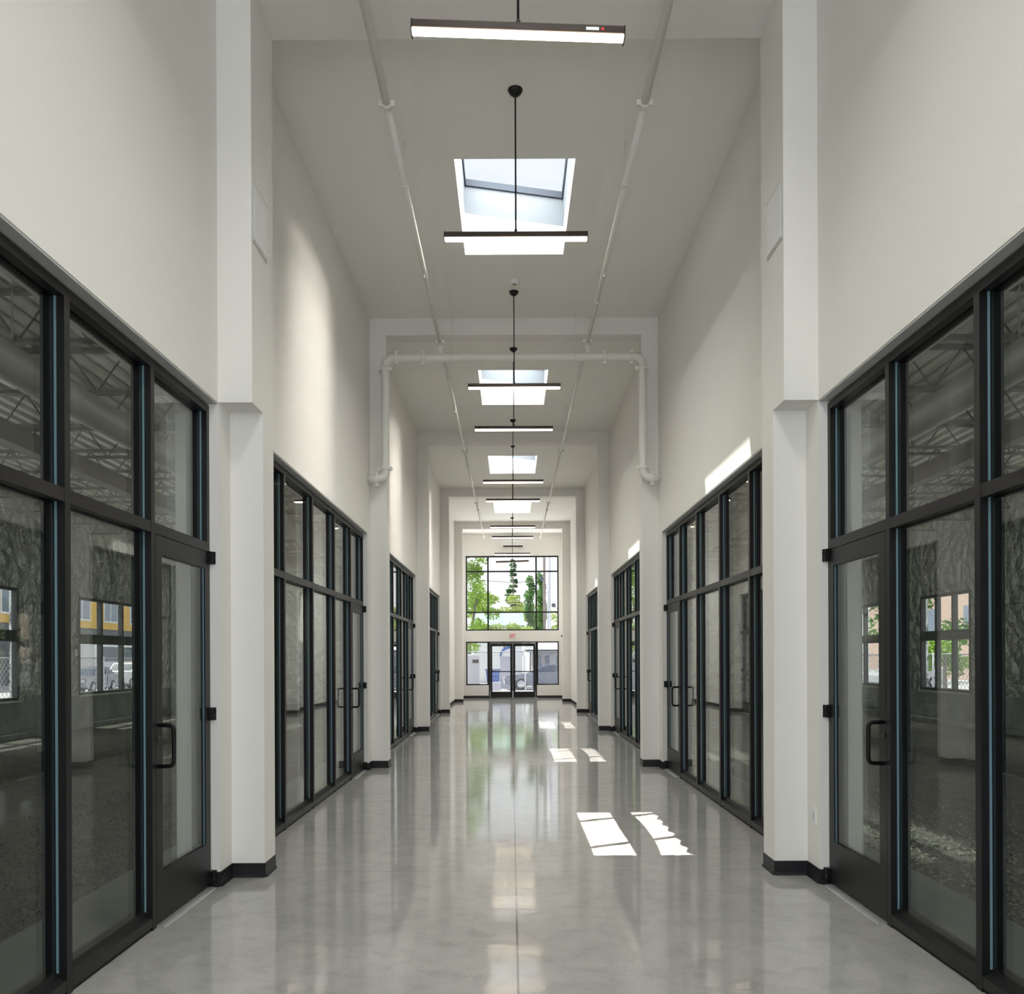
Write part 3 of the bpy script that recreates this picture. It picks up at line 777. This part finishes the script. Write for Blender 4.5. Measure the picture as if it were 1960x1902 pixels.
def car(name, label, loc, rz, mat, kind='sedan', L=4.7):
    o = thing(name, label, 'car', (0, 0, 0))
    h = 1.44 if kind == 'sedan' else 1.68
    if kind == 'sedan':
        body = [(-2.33, .35), (-2.36, .62), (-2.25, .80), (-1.35, .93), (-.55, 1.00), (1.62, 1.03), (2.25, .98), (2.36, .70), (2.30, .35), (1.75, .24), (-1.85, .24)]
        cab = [(-.95, .95), (-.15, 1.36), (.25, 1.44), (.95, 1.43), (1.45, 1.28), (1.95, 1.01)]
    else:
        body = [(-2.33, .40), (-2.36, .75), (-2.2, .98), (-1.25, 1.08), (2.2, 1.12), (2.32, .8), (2.28, .38), (1.75, .3), (-1.85, .3)]
        cab = [(-1.05, 1.08), (-.45, 1.58), (.1, 1.68), (1.7, 1.66), (2.15, 1.12)]
    def shell(prof, hw0, hw1, zlo, zhi):
        mb = MB(); n = len(prof); cuts = [(-1, .93), (-.97, 1), (.97, 1), (1, .93)]
        rows = []
        cx = sum(p[0] for p in prof)/n; cz = sum(p[1] for p in prof)/n
        for (t, sc) in cuts:
            row = []
            for (x, z) in prof:
                f = (z-zlo)/(zhi-zlo); hw = hw0+(hw1-hw0)*f
                row.append(len(mb.v)); mb.v.append(Vector((cx+(x-cx)*(sc*.02+.98), t*hw, cz+(z-cz)*sc)))
            rows.append(row)
        for a, b in zip(rows, rows[1:]):
            for i in range(n):
                j = (i+1) % n; mb.face((a[i], a[j], b[j], b[i]), False)
        mb.face(rows[0]); mb.face(rows[-1][::-1]); return mb
    shell(body, .86, .88, .24, 1.05).build('car_body', mat, o)
    shell(cab, .80, .62, .95, h).build('cabin', mat, o)
    for (pa, pb, nm) in ((cab[0], cab[1], 'windscreen'), (cab[-2], cab[-1], 'rear_window')):
        g = MB(); dx = pb[0]-pa[0]; dz = pb[1]-pa[1]; ln = math.hypot(dx, dz); nx, nz = -dz/ln*.012, dx/ln*.012
        if nz < 0: nx, nz = -nx, -nz
        A = (pa[0]+dx*.08, pa[1]+dz*.08); B = (pa[0]+dx*.92, pa[1]+dz*.92)
        fa = (A[1]-.95)/(h-.95); fb = (B[1]-.95)/(h-.95); wa = (.80-.18*fa)-.06; wb = (.80-.18*fb)-.06
        g.hexa([(A[0], -wa, A[1]), (B[0], -wb, B[1]), (B[0], wb, B[1]), (A[0], wa, A[1]), (A[0]+nx, -wa, A[1]+nz), (B[0]+nx, -wb, B[1]+nz), (B[0]+nx, wb, B[1]+nz), (A[0]+nx, wa, A[1]+nz)])
        g.build(nm, M['cargl'], o)
    sc = .86; cx = sum(p[0] for p in cab)/len(cab)
    for s_ in (-1, 1):
        mb = MB(); pr = [(cx+(x-cx)*.86, .99+(z-.95)*.80) for (x, z) in cab]
        if kind != 'sedan': pr = [(cx+(x-cx)*.88, 1.14+(z-1.08)*.78) for (x, z) in cab]
        b0 = len(mb.v)
        for k, off in enumerate((-.01, .012)):
            for (x, z) in pr:
                f = (z-.95)/(h-.95); y = s_*(.80+(.62-.80)*f+off); mb.v.append(Vector((x, y, z)))
        n = len(pr)
        mb.face([b0+i for i in range(n)]); mb.face([b0+n+i for i in range(n)][::-1])
        for i in range(n): j = (i+1) % n; mb.face((b0+i, b0+j, b0+n+j, b0+n+i))
        mb.build('side_window', M['cargl'], o)
        mb = MB(); xm = .55; mb.box(xm-.04, xm+.04, s_*.70, s_*.815, 1.0, h-.1); mb.build('window_pillar', mat, o)
        for x in (-1.42, 1.38):
            wv = MB(); Rx = Matrix.Rotation(PI/2, 4, 'X')
            wv.lathe([(.24, -.11), (.32, -.10), (.335, -.05), (.335, .05), (.32, .10), (.24, .11)], (x, s_*.80, .335), 28, Rx); t_ = wv.build('wheel', M['tyre'], o)
            rv = MB(); rv.lathe([(.03, -.115), (.22, -.112), (.225, -.10), (.225, .10), (.22, .112), (.03, .115)], (x, s_*.80, .335), 20, Rx); rv.build('rim', M['rim'], t_)
        lm = MB(); lm.box(-2.37, -2.22, s_*.50, s_*.80, .62, .74); lm.build('headlamp', M['shaft'], o)
        dv = MB(); dv.box(xm-.005, xm+.005, s_*.868, s_*.895, .42, .98); dv.build('door_seam', M['cargl'], o)
    o.location = loc; o.rotation_euler = (0, 0, rz)
    return o
car('car', 'silver sedan parked beyond the exit doors, nose to the left', (1.85, 48.2, -.20), math.radians(4), M['car'])
car('car', 'white car parked beyond the chain-link fence on the right', (22.0, 47.5, -.20), math.radians(20), M['carw'], 'suv')
car('car', 'red car parked beyond the fence, seen through the near right shop', (25.5, 41.5, -.20), math.radians(75), M['carr'], 'suv')
car('car', 'silver car parked before the yellow apartment house', (-23.5, 46.5, -.20), math.radians(95), M['car'])
car('car', 'dark-windowed white car parked second before the yellow apartment house', (-24.5, 53.5, -.20), math.radians(92), M['carw'], 'suv')
# bus
bs = thing('bus', 'white and blue bus passing before the yellow apartment house', 'bus', (-29, 62, -.2))
m = MB(); m.prism([(-30.2, .25), (-30.2, 2.9), (-29.9, 3.05), (-28.1, 3.05), (-27.8, 2.9), (-27.8, .25)], 'y', 56, 67); m.build('bus_body', M['roofw'], bs)
MB().box(-27.8, -27.78, 56.4, 66.6, 1.5, 2.5).build('window_band', M['cargl'], bs)
MB().box(-27.8, -27.785, 56.2, 66.8, .5, 1.1).build('blue_stripe', M['blue'], bs)
for y in (58, 64.5):
    MB().lathe([(.3, -.15), (.48, -.14), (.48, .14), (.3, .15)], (-27.95, y, .28), 20, Matrix.Rotation(PI/2, 4, 'Y')).build('wheel', M['tyre'], bs)

# yellow apartment house
b = thing('apartment_building', 'yellow apartment house over a grey masonry base, seen through the near left shop', 'building', (-36, 60, -.2))
MB().box(-44, -36, 32, 90, -.2, 4.3).build('masonry_base', M['stone'], b)
MB().box(-44, -35.9, 32, 90, 4.3, 15).build('upper_storeys', M['yellow'], b)
for y in range(34, 88, 5):
    for z in (4.9, 8.0, 11.2):
        w_ = MB().box(-35.9, -35.84, y, y+2.6, z, z+1.9).build('window', M['roofw'], b)
        MB().box(-35.84, -35.82, y+.15, y+1.1, z+.15, z+1.75).build('window_glass', M['winb'], w_)
        MB().box(-35.84, -35.82, y+1.3, y+2.45, z+.15, z+1.75).build('window_glass', M['winb'], w_)
# right side buildings
b = thing('brick_building', 'pale pink brick building beyond the bushes on the right', 'building', (34, 60, -.2))
MB().box(34, 42, 40, 80, -.2, 8).build('brick_walls', M['pink'], b); MB().box(33.6, 42.4, 39.6, 80.4, 8, 8.4).build('roof_edge', M['roofw'], b)
for y in range(43, 78, 6): MB().box(33.93, 34, y, y+2.2, 3.2, 5.4).build('window', M['winb'], b)
MB().box(33.9, 34, 48, 60, .2, 2.6).build('teal_panel', M['teal'], b)

# houses beyond the end window
b = thing('house', 'low pale house with a white roof and dark eave behind the silver car', 'house', (3.5, 53, -.2))
MB().box(1.25, 8.5, 52, 55.4, -.2, 2.0).build('house_walls', M['housew'], b)
MB().hexa([(.75, 51.4, 2.1), (9, 51.4, 2.1), (9, 56, 2.1), (.75, 56, 2.1), (.9, 53.2, 2.75), (8.8, 53.2, 2.75), (8.8, 54, 2.75), (.9, 54, 2.75)]).build('roof', M['roofw'], b)
MB().box(.72, 9, 51.34, 51.4, 1.96, 2.12).build('eave', M['dframe'], b)
for x, w_ in ((1.5, .3), (2.05, .25), (2.75, .5)): MB().box(x, x+w_, 51.96, 52, .5, 1.75).build('window', M['winb'], b)
b = thing('house', 'pale building behind the trees with a faded green roof', 'house', (-1, 63, -.2))
MB().box(-2.8, .75, 61.4, 64.6, -.2, 4.0).build('house_walls', M['roofw'], b)
MB().hexa([(-3.0, 61, 4.0), (.95, 61, 4.0), (.95, 65, 4.0), (-3.0, 65, 4.0), (-2.9, 62.8, 5.05), (.85, 62.8, 5.05), (.85, 63.1, 5.05), (-2.9, 63.1, 5.05)]).build('roof', M['roofg'], b)
b = thing('canopy_tent', 'white pop-up tent with a blue arched top behind the fence', 'tent', (0, 50.3, -.2))
m = MB(); n = 12; hw = .72; prof = [(-hw, 1.72)] + [(-hw*math.cos(PI*i/n), 1.72+.60*math.sin(PI*i/n)) for i in range(1, n)] + [(hw, 1.72)]
m.prism(prof, 'y', 49.9, 50.9); m.build('arched_top', M['roofw'], b)
m = MB(); pr = [(-.75*math.cos(PI*i/n), 1.72+.65*math.sin(PI*i/n)) for i in range(0, 7)]; pr2 = [(-.66*math.cos(PI*i/n), 1.70+.50*math.sin(PI*i/n)) for i in range(0, 7)][::-1]
m.prism(pr+pr2, 'y', 49.82, 49.9); m.build('blue_trim', M['blue'], b)
MB().box(-.72, -.05, 50.7, 50.75, -.2, 1.7).build('side_sheet', M['awning'], b)
for x in (-.7, .7): MB().sweep([(x, 49.95, -.2), (x, 49.95, 1.74)], .03, 8).build('tent_pole', M['polew'], b)
# pedestal with sign, bins
b = thing('gate_post', 'broad white gate post with a small dark plate beside the left sidelight', 'post', (-1.95, 43.6, -.2))
MB().box(-2.6, -1.72, 43.4, 44.0, -.2, 1.75).build('post_body', M['housew'], b); MB().box(-2.64, -1.68, 43.36, 44.04, 1.75, 1.82).build('post_cap', M['roofw'], b)
MB().box(-2.06, -1.74, 43.38, 43.4, 1.36, 1.53).build('plate', M['hous'], b)
b = thing('waste_bin', 'blue waste bin behind the fence next to the left exit door', 'bin', (-1.0, 45.3, -.2))
m = MB(); m.hexa([(-1.30, 45, -.15), (-.75, 45, -.15), (-.75, 45.6, -.15), (-1.30, 45.6, -.15), (-1.42, 44.92, .95), (-.66, 44.92, .95), (-.66, 45.7, .95), (-1.42, 45.7, .95)]); m.build('bin_body', M['blue'], b)
MB().box(-1.46, -.62, 44.88, 45.74, .95, 1.03).build('bin_lid', M['winb'], b)
b = MB().box(-1.32, -.62, 44.0, 44.6, -.2, .34).build('storage_box', M['awning']); tag(b, 'low pale box on the ground at the left sidelight', 'box')

# utility pole and wires
b = thing('utility_pole', 'dark timber utility pole with a service wire at the window edge', 'pole', (2.3, 58, -.2))
MB().sweep([(2.27, 58, -.2), (2.22, 58, 12)], .10, 12).build('pole_shaft', M['pole'], b)
MB().sweep([(2.25, 57.86, 7.3), (.5, 57.6, 6.75), (-6, 57.5, 7.2)], .018, 5).build('service_wire', M['hblk'], b)
b = thing('lamp_post', 'pale metal light pole standing against the timber pole', 'pole', (2.6, 58.3, -.2))
MB().sweep([(2.58, 57.6, -.2), (2.52, 57.6, 9.6)], .13, 12).build('pole_shaft', M['polew'], b)
for i, (x, z, s_) in enumerate(((2.05, 7.0, -1), (2.86, 5.2, 1))):
    o = thing('pole_insulator', 'dark round insulator ball beside the pale pole, %s one' % ('upper' if i == 0 else 'lower'), 'insulator', (x, 57.4, z))
    MB().lathe([(.02, -.16), (.12, -.11), (.16, 0), (.12, .11), (.02, .16)], (x, 57.4, z), 14).build('ball', M['cargl'], o)
    MB().sweep([(x, 57.4, z), (x-s_*-.55 if s_ > 0 else x-.25, 57.4, z-(.5 if s_ > 0 else -.55))], .02, 5).build('guy_wire', M['hblk'], o)

def tree(name, label, base, blobs, nleaf, ls, mat, trunk, group=None, kindcat='tree', seed=1):
    rnd = random.Random(seed)
    o = thing(name, label, kindcat, base, group)
    mb = MB(); tot = sum(b[3]*b[4]*b[5] for b in blobs)
    for (bx, by, bz, rx, ry, rz) in blobs:
        n = max(20, int(nleaf*rx*ry*rz/tot))
        for _ in range(n):
            while True:
                u = Vector((rnd.uniform(-1,1), rnd.uniform(-1,1), rnd.uniform(-1,1)))
                if .25 < u.length <= 1: break
            c = Vector((bx+u.x*rx, by+u.y*ry, bz+u.z*rz))
            a = Vector((rnd.gauss(0,1), rnd.gauss(0,1), rnd.gauss(0,.6))).normalized(); b = a.cross(Vector((rnd.gauss(0,1), rnd.gauss(0,1), rnd.gauss(0,1)))).normalized()
            s = ls*rnd.uniform(.6, 1.3)
            mb.quad(c-a*s, c-b*s*.55, c+a*s, c+b*s*.55)
    mb.build('foliage', mat, o)
    for pts, r0, r1 in trunk:
        MB().sweep(pts, [r0, (r0+r1)/2, r1][:len(pts)], 10).build('trunk', M['bark'], o)
    return o
# maple on the left of the window
rn = random.Random(5); bl = []
for i in range(60):
    z = rn.uniform(2.3, 10.2); xm = -1.15 if 4.2 < z < 7.2 else -1.75
    x = rn.uniform(-4.3, xm)
    if x > -2.6 and z > 7.4 and rn.random() < .6: continue
    bl.append((x, rn.uniform(50.5, 55), z, rn.uniform(.35, .7), .8, rn.uniform(.3, .65)))
tree('maple_tree', 'bright green leafy tree filling the pale left edge of the end window', (-2.75, 52.6, -.2), bl, 12000, .085, M['leaf1'],
     [([(-2.75, 52.6, -.2), (-2.65, 52.6, 2.6), (-2.2, 52.6, 5.4)], .17, .06), ([(-2.65, 52.6, 2.4), (-3.1, 52.6, 4.2), (-3.4, 52.7, 6.5)], .10, .04)])
bl = []
for i in range(15):
    z = 4.0+i*.46; r = 1.25*(1-i/17)*rn.uniform(.75, 1.1)
    for k in range(5):
        a = rn.uniform(0, 2*PI); bl.append((.15+math.cos(a)*r*.6, 76+math.sin(a)*r*.6, z+rn.uniform(-.15, .1), r*.45, r*.45, .16))
tree('conifer', 'dark layered conifer standing in the middle of the end window', (.15, 76, -.2), bl, 4200, .12, M['leaf3'], [([(.15, 76, -.2), (.15, 76, 5), (.15, 76, 10.6)], .16, .03)], seed=2)
bl = [(2.75+rn.uniform(-.10, .10), 74, 3.2+i*.62, .30 if i < 6 else .14, .4, .45) for i in range(9)]
tree('conifer', 'thin small conifer between the layered conifer and the poplars', (2.75, 74, -.2), bl, 1100, .11, M['leaf3'], [([(2.75, 74, -.2), (2.75, 74, 5), (2.75, 74, 8.4)], .10, .02)], seed=3)
bl = [(1.42+rn.uniform(-.14, .14), 63, 2.4+i*.55+rn.uniform(-.1, .1), .40*(1 if i < 8 else .75), .4, .5) for i in range(10)]
tree('poplar_tree', 'narrow green poplar just inside the central pane of the end window', (1.42, 63, -.2), bl, 3200, .09, M['leaf2'], [([(1.42, 63, -.2), (1.42, 63, 4), (1.42, 63, 7.4)], .12, .03)], seed=4)
bl = [(2.12+rn.uniform(-.12, .12), 60.5, 1.8+i*.55, .36*(1 if i < 9 else .7), .4, .5) for i in range(11)]
tree('poplar_tree', 'second narrow poplar growing against the utility pole', (2.12, 60.5, -.2), bl, 3600, .09, M['leaf2'], [([(2.12, 60.5, -.2), (2.12, 60.5, 4), (2.12, 60.5, 7.2)], .12, .03)], seed=6)
bl = [(rn.uniform(-3.2, 2.6), rn.uniform(69, 72), rn.uniform(4.6, 6.1)+(.7 if i % 5 == 0 else 0), .6, .6, .40) for i in range(40)]
tree('garden_shrub', 'yellow-green shrubs massed below the conifers and the green roof', (-.4, 70.5, -.2), bl, 7000, .11, M['leaf4'], [([(-.4, 70.5, -.2), (-.4, 70.5, 2.5), (-.3, 70.5, 4.8)], .1, .05)], None, 'shrub', 7)
bl = [(rn.uniform(3.4, 5.6), rn.uniform(66, 71), rn.uniform(2.2, 5.4), .7, .8, .55) for i in range(18)]
tree('garden_shrub', 'bright shrub right of the pale pole behind the white-roofed house', (4.4, 68.5, -.2), bl, 3000, .12, M['leaf4'], [([(4.4, 68.5, -.2), (4.4, 68.5, 1.5), (4.4, 68.5, 2.8)], .1, .05)], None, 'shrub', 8)
bl = [(rn.uniform(-2.6, 1.25), rn.uniform(57.6, 58.6), rn.uniform(2.9, 3.75), .5, .4, .34) for i in range(26)]
tree('garden_shrub', 'yellowish hedge growing in front of the faded green roof', (-.6, 58.1, -.2), bl, 3800, .09, M['leaf4'], [([(-.6, 58.1, -.2), (-.6, 58.1, 1.5), (-.5, 58.1, 2.9)], .1, .05)], None, 'shrub', 9)
# trees beyond the side windows
for i, (x, y, h_, lab) in enumerate(((27, 58, 9, 'broad dark tree beyond the fence behind the white car'), (18.5, 36, 3.0, 'low light-green bush by the fence near the red car'), (24, 66, 10, 'tall tree behind the pink brick building corner'), (-25, 74, 8, 'green street tree at the end of the yellow apartment house'))):
    bl = [(x+rn.uniform(-2.4, 2.4)*h_/8, y+rn.uniform(-2.4, 2.4)*h_/8, h_*.3+rn.uniform(0, h_*.55), 1.1*h_/8, 1.1*h_/8, .9*h_/8) for _ in range(14)]
    tree('street_tree' if h_ > 4 else 'bush', lab, (x, y, -.2), bl, 1500, .16*h_/8+.05, M['leaf1' if i in (1, 3) else 'leaf2'], [([(x, y, -.2), (x, y, h_*.3), (x, y, h_*.6)], .2*h_/8+.03, .05)], None, 'tree' if h_ > 4 else 'bush', 20+i)

# ---------------------------------------------------------------- light
SUN = Vector((.502, -.258, -1.0)).normalized()
def lamp(name, typ, loc, direction, energy, color, **kw):
    l = bpy.data.lights.new(name, typ); l.energy = energy; l.color = color
    for k, v in kw.items(): setattr(l, k, v)
    o = bpy.data.objects.new(name, l); COL.objects.link(o); o.location = loc
    o.rotation_euler = Vector(direction).to_track_quat('-Z', 'Y').to_euler()
    return o
SUNE = 7.8
lamp('sun', 'SUN', (0, 0, 30), SUN, SUNE, (1., .965, .90), angle=math.radians(.53))
SKYC = (.86, .93, 1.)
for i, c in enumerate(SKY):                      # daylight coming down the skylights
    o = lamp('skylight_daylight', 'AREA', (0, c, 7.62), (0, 0, -1), 205, (1., .985, .95), shape='RECTANGLE', size=1.15, size_y=1.9)
    o.visible_camera = False; o.visible_glossy = False
o = lamp('entrance_daylight', 'AREA', (0, YB+.05, 2.9), (0, 1, 0), 330, (.80, .90, 1.), shape='RECTANGLE', size=3.6, size_y=5.6)
o.visible_camera = False; o.visible_glossy = False
o = lamp('end_window_daylight', 'AREA', (0, YE-.02, 4.2), (0, -1, 0), 130, (.97, .98, 1.), shape='RECTANGLE', size=3.6, size_y=2.9)
o.visible_camera = False; o.visible_glossy = False

for i, c in enumerate(SKY):                      # unseen lamps added for sunlight glancing off the skylight curbs onto the opposite wall
    if not 1 <= i <= 4 or c < 8: continue
    for slope in (.60, .85, 1.15, 1.55):
        o = lamp('curb_sun_standin', 'AREA', (.50, c, 7.12), (-1, -.27, -slope), 3.2, (1, .97, .90), shape='RECTANGLE', size=1.0, size_y=.4, spread=math.radians(22))
        D = Vector((-1, -.27, -slope)).normalized(); ez = -D; ex = Vector((0, 1, 0)); ex = (ex-ez*ex.dot(ez)).normalized(); ey = ez.cross(ex)
        o.matrix_world = Matrix(((ex.x, ey.x, ez.x, .50), (ex.y, ey.y, ez.y, c), (ex.z, ey.z, ez.z, 7.12), (0, 0, 0, 1)))
        o.data.size = 1.7; o.data.size_y = .3; o.visible_camera = False; o.visible_glossy = False
for sgn in (-1, 1):                              # daylight through the outer shop windows
    for (a, b_) in WIN[sgn]:
        o = lamp('shop_window_daylight', 'AREA', (sgn*(UX-.08), (a+b_)/2, 1.95), (-sgn, 0, 0), 120, (1., .985, .94), shape='RECTANGLE', size=3.0, size_y=2.2)
        o.rotation_euler = (PI/2, 0, PI/2 if sgn > 0 else -PI/2)
        o.visible_camera = False; o.visible_glossy = False

# unseen masked lamp imitating sunlight thrown onto the floor by the right-hand storefront glass
def reflected_beam(yc, energy):
    D = Vector((-.502, -.258, -1.0)).normalized()
    fx, fy = (.98, yc-1.645)
    c = Vector((fx, fy, 0)) - D*.62
    ez = -D; ex = Vector((0, 1, 0)); ex = (ex - ez*ex.dot(ez)).normalized(); ey = ez.cross(ex)
    Wd, Hd = 2.3, 1.0
    l = bpy.data.lights.new('glass_sun_standin', 'AREA'); l.shape = 'RECTANGLE'; l.size = Wd; l.size_y = Hd; l.energy = energy; l.color = (1, .97, .92); l.spread = math.radians(1.0)
    o = bpy.data.objects.new('glass_sun_standin', l); COL.objects.link(o)
    o.matrix_world = Matrix(((ex.x, ey.x, ez.x, c.x), (ex.y, ey.y, ez.y, c.y), (ex.z, ey.z, ez.z, c.z), (0, 0, 0, 1)))
    o.visible_camera = False; o.visible_glossy = False
    l.use_nodes = True; t = l.node_tree; em = t.nodes['Emission']
    g = t.nodes.new('ShaderNodeNewGeometry'); sp = t.nodes.new('ShaderNodeSeparateXYZ'); t.links.new(g.outputs['Position'], sp.inputs[0])
    def Mt(op, a, b=None, cc=None):
        n = t.nodes.new('ShaderNodeMath'); n.operation = op
        for i_, v_ in enumerate((a, b, cc)):
            if v_ is None: continue
            if isinstance(v_, (int, float)): n.inputs[i_].default_value = v_
            else: t.links.new(v_, n.inputs[i_])
        return n.outputs[0]
    # where the ray through this point meets the floor
    FX = Mt('MULTIPLY_ADD', sp.outputs['Z'], -.502, sp.outputs['X'])
    FY = Mt('MULTIPLY_ADD', sp.outputs['Z'], -.258, sp.outputs['Y'])
    def between(v, a, b): return Mt('MULTIPLY', Mt('GREATER_THAN', v, a), Mt('LESS_THAN', v, b))
    y0 = fy-.945; y1 = fy+.945
    rel = Mt('SUBTRACT', FY, y0)
    A = between(FX, .61, .955)
    wob = Mt('MULTIPLY', Mt('SINE', Mt('MULTIPLY', FY, 22.0)), .018)
    inner = Mt('MULTIPLY_ADD', Mt('POWER', Mt('MULTIPLY', Mt('ABSOLUTE', Mt('SUBTRACT', rel, 1.0)), .9), 2.0), -.06, 1.20)
    B = Mt('MULTIPLY', Mt('GREATER_THAN', FX, inner), Mt('LESS_THAN', Mt('ADD', FX, wob), 1.40))
    mask = Mt('MULTIPLY', Mt('ADD', A, B), between(FY, y0, y1))
    mus = [yc-9.405+m for m in (7.93, 9.05, 10.17)]
    for m_ in mus:                               # mullion shadows cut into the lamp mask
        zz = Mt('DIVIDE', Mt('SUBTRACT', SF+.03, FX), .502)
        yy = Mt('SUBTRACT', m_, Mt('MULTIPLY', zz, .258))
        mask = Mt('MULTIPLY', mask, Mt('GREATER_THAN', Mt('ABSOLUTE', Mt('SUBTRACT', FY, yy)), .038))
    t.links.new(mask, em.inputs['Strength'])
for k in range(1, 4): reflected_beam(3.24+BAY*k, 34)

# world
wd = bpy.data.worlds.new('sky'); S.world = wd; wd.use_nodes = True
t = wd.node_tree; bg = t.nodes['Background']
tc = t.nodes.new('ShaderNodeTexCoord'); sp = t.nodes.new('ShaderNodeSeparateXYZ'); t.links.new(tc.outputs['Generated'], sp.inputs[0])
rp = t.nodes.new('ShaderNodeValToRGB'); t.links.new(sp.outputs['Z'], rp.inputs['Fac'])
e = rp.color_ramp.elements; e[0].position = 0; e[0].color = (1.35, 1.36, 1.38, 1); e[1].position = .7; e[1].color = (.80, .84, .99, 1)
t.links.new(rp.outputs['Color'], bg.inputs['Color']); bg.inputs['Strength'].default_value = 1.0

# ---------------------------------------------------------------- camera
cam = bpy.data.cameras.new('camera'); co = bpy.data.objects.new('camera', cam); COL.objects.link(co)
co.location = (-.057, 0, 1.6)
ROLL = math.radians(.25)
co.matrix_world = Matrix.Translation((-.057, 0, 1.6)) @ Matrix.Rotation(PI/2, 4, 'X') @ Matrix.Rotation(-ROLL, 4, 'Z')
cam.sensor_width = 36; cam.sensor_fit = 'HORIZONTAL'; cam.lens = 1610/1960*36
cam.shift_x = (980-978.5)/1960; cam.shift_y = (1259.5-951)/1960
cam.clip_start = .05; cam.clip_end = 500
S.camera = co

for o in S.objects:
    if '_w' in o: del o['_w']

vs = S.view_settings; vs.view_transform = 'Standard'; vs.look = 'None'; vs.exposure = .08; vs.gamma = 1; vs.use_curve_mapping = False
cy = S.cycles
cy.use_denoising = True
try: cy.denoiser = 'OPENIMAGEDENOISE'; cy.denoising_input_passes = 'RGB_ALBEDO_NORMAL'
except Exception: pass
cy.max_bounces = 7; cy.diffuse_bounces = 4; cy.glossy_bounces = 4; cy.transmission_bounces = 4; cy.transparent_max_bounces = 24
cy.caustics_reflective = False; cy.caustics_refractive = False; cy.sample_clamp_indirect = 5
cy.use_adaptive_sampling = True; cy.adaptive_threshold = .06
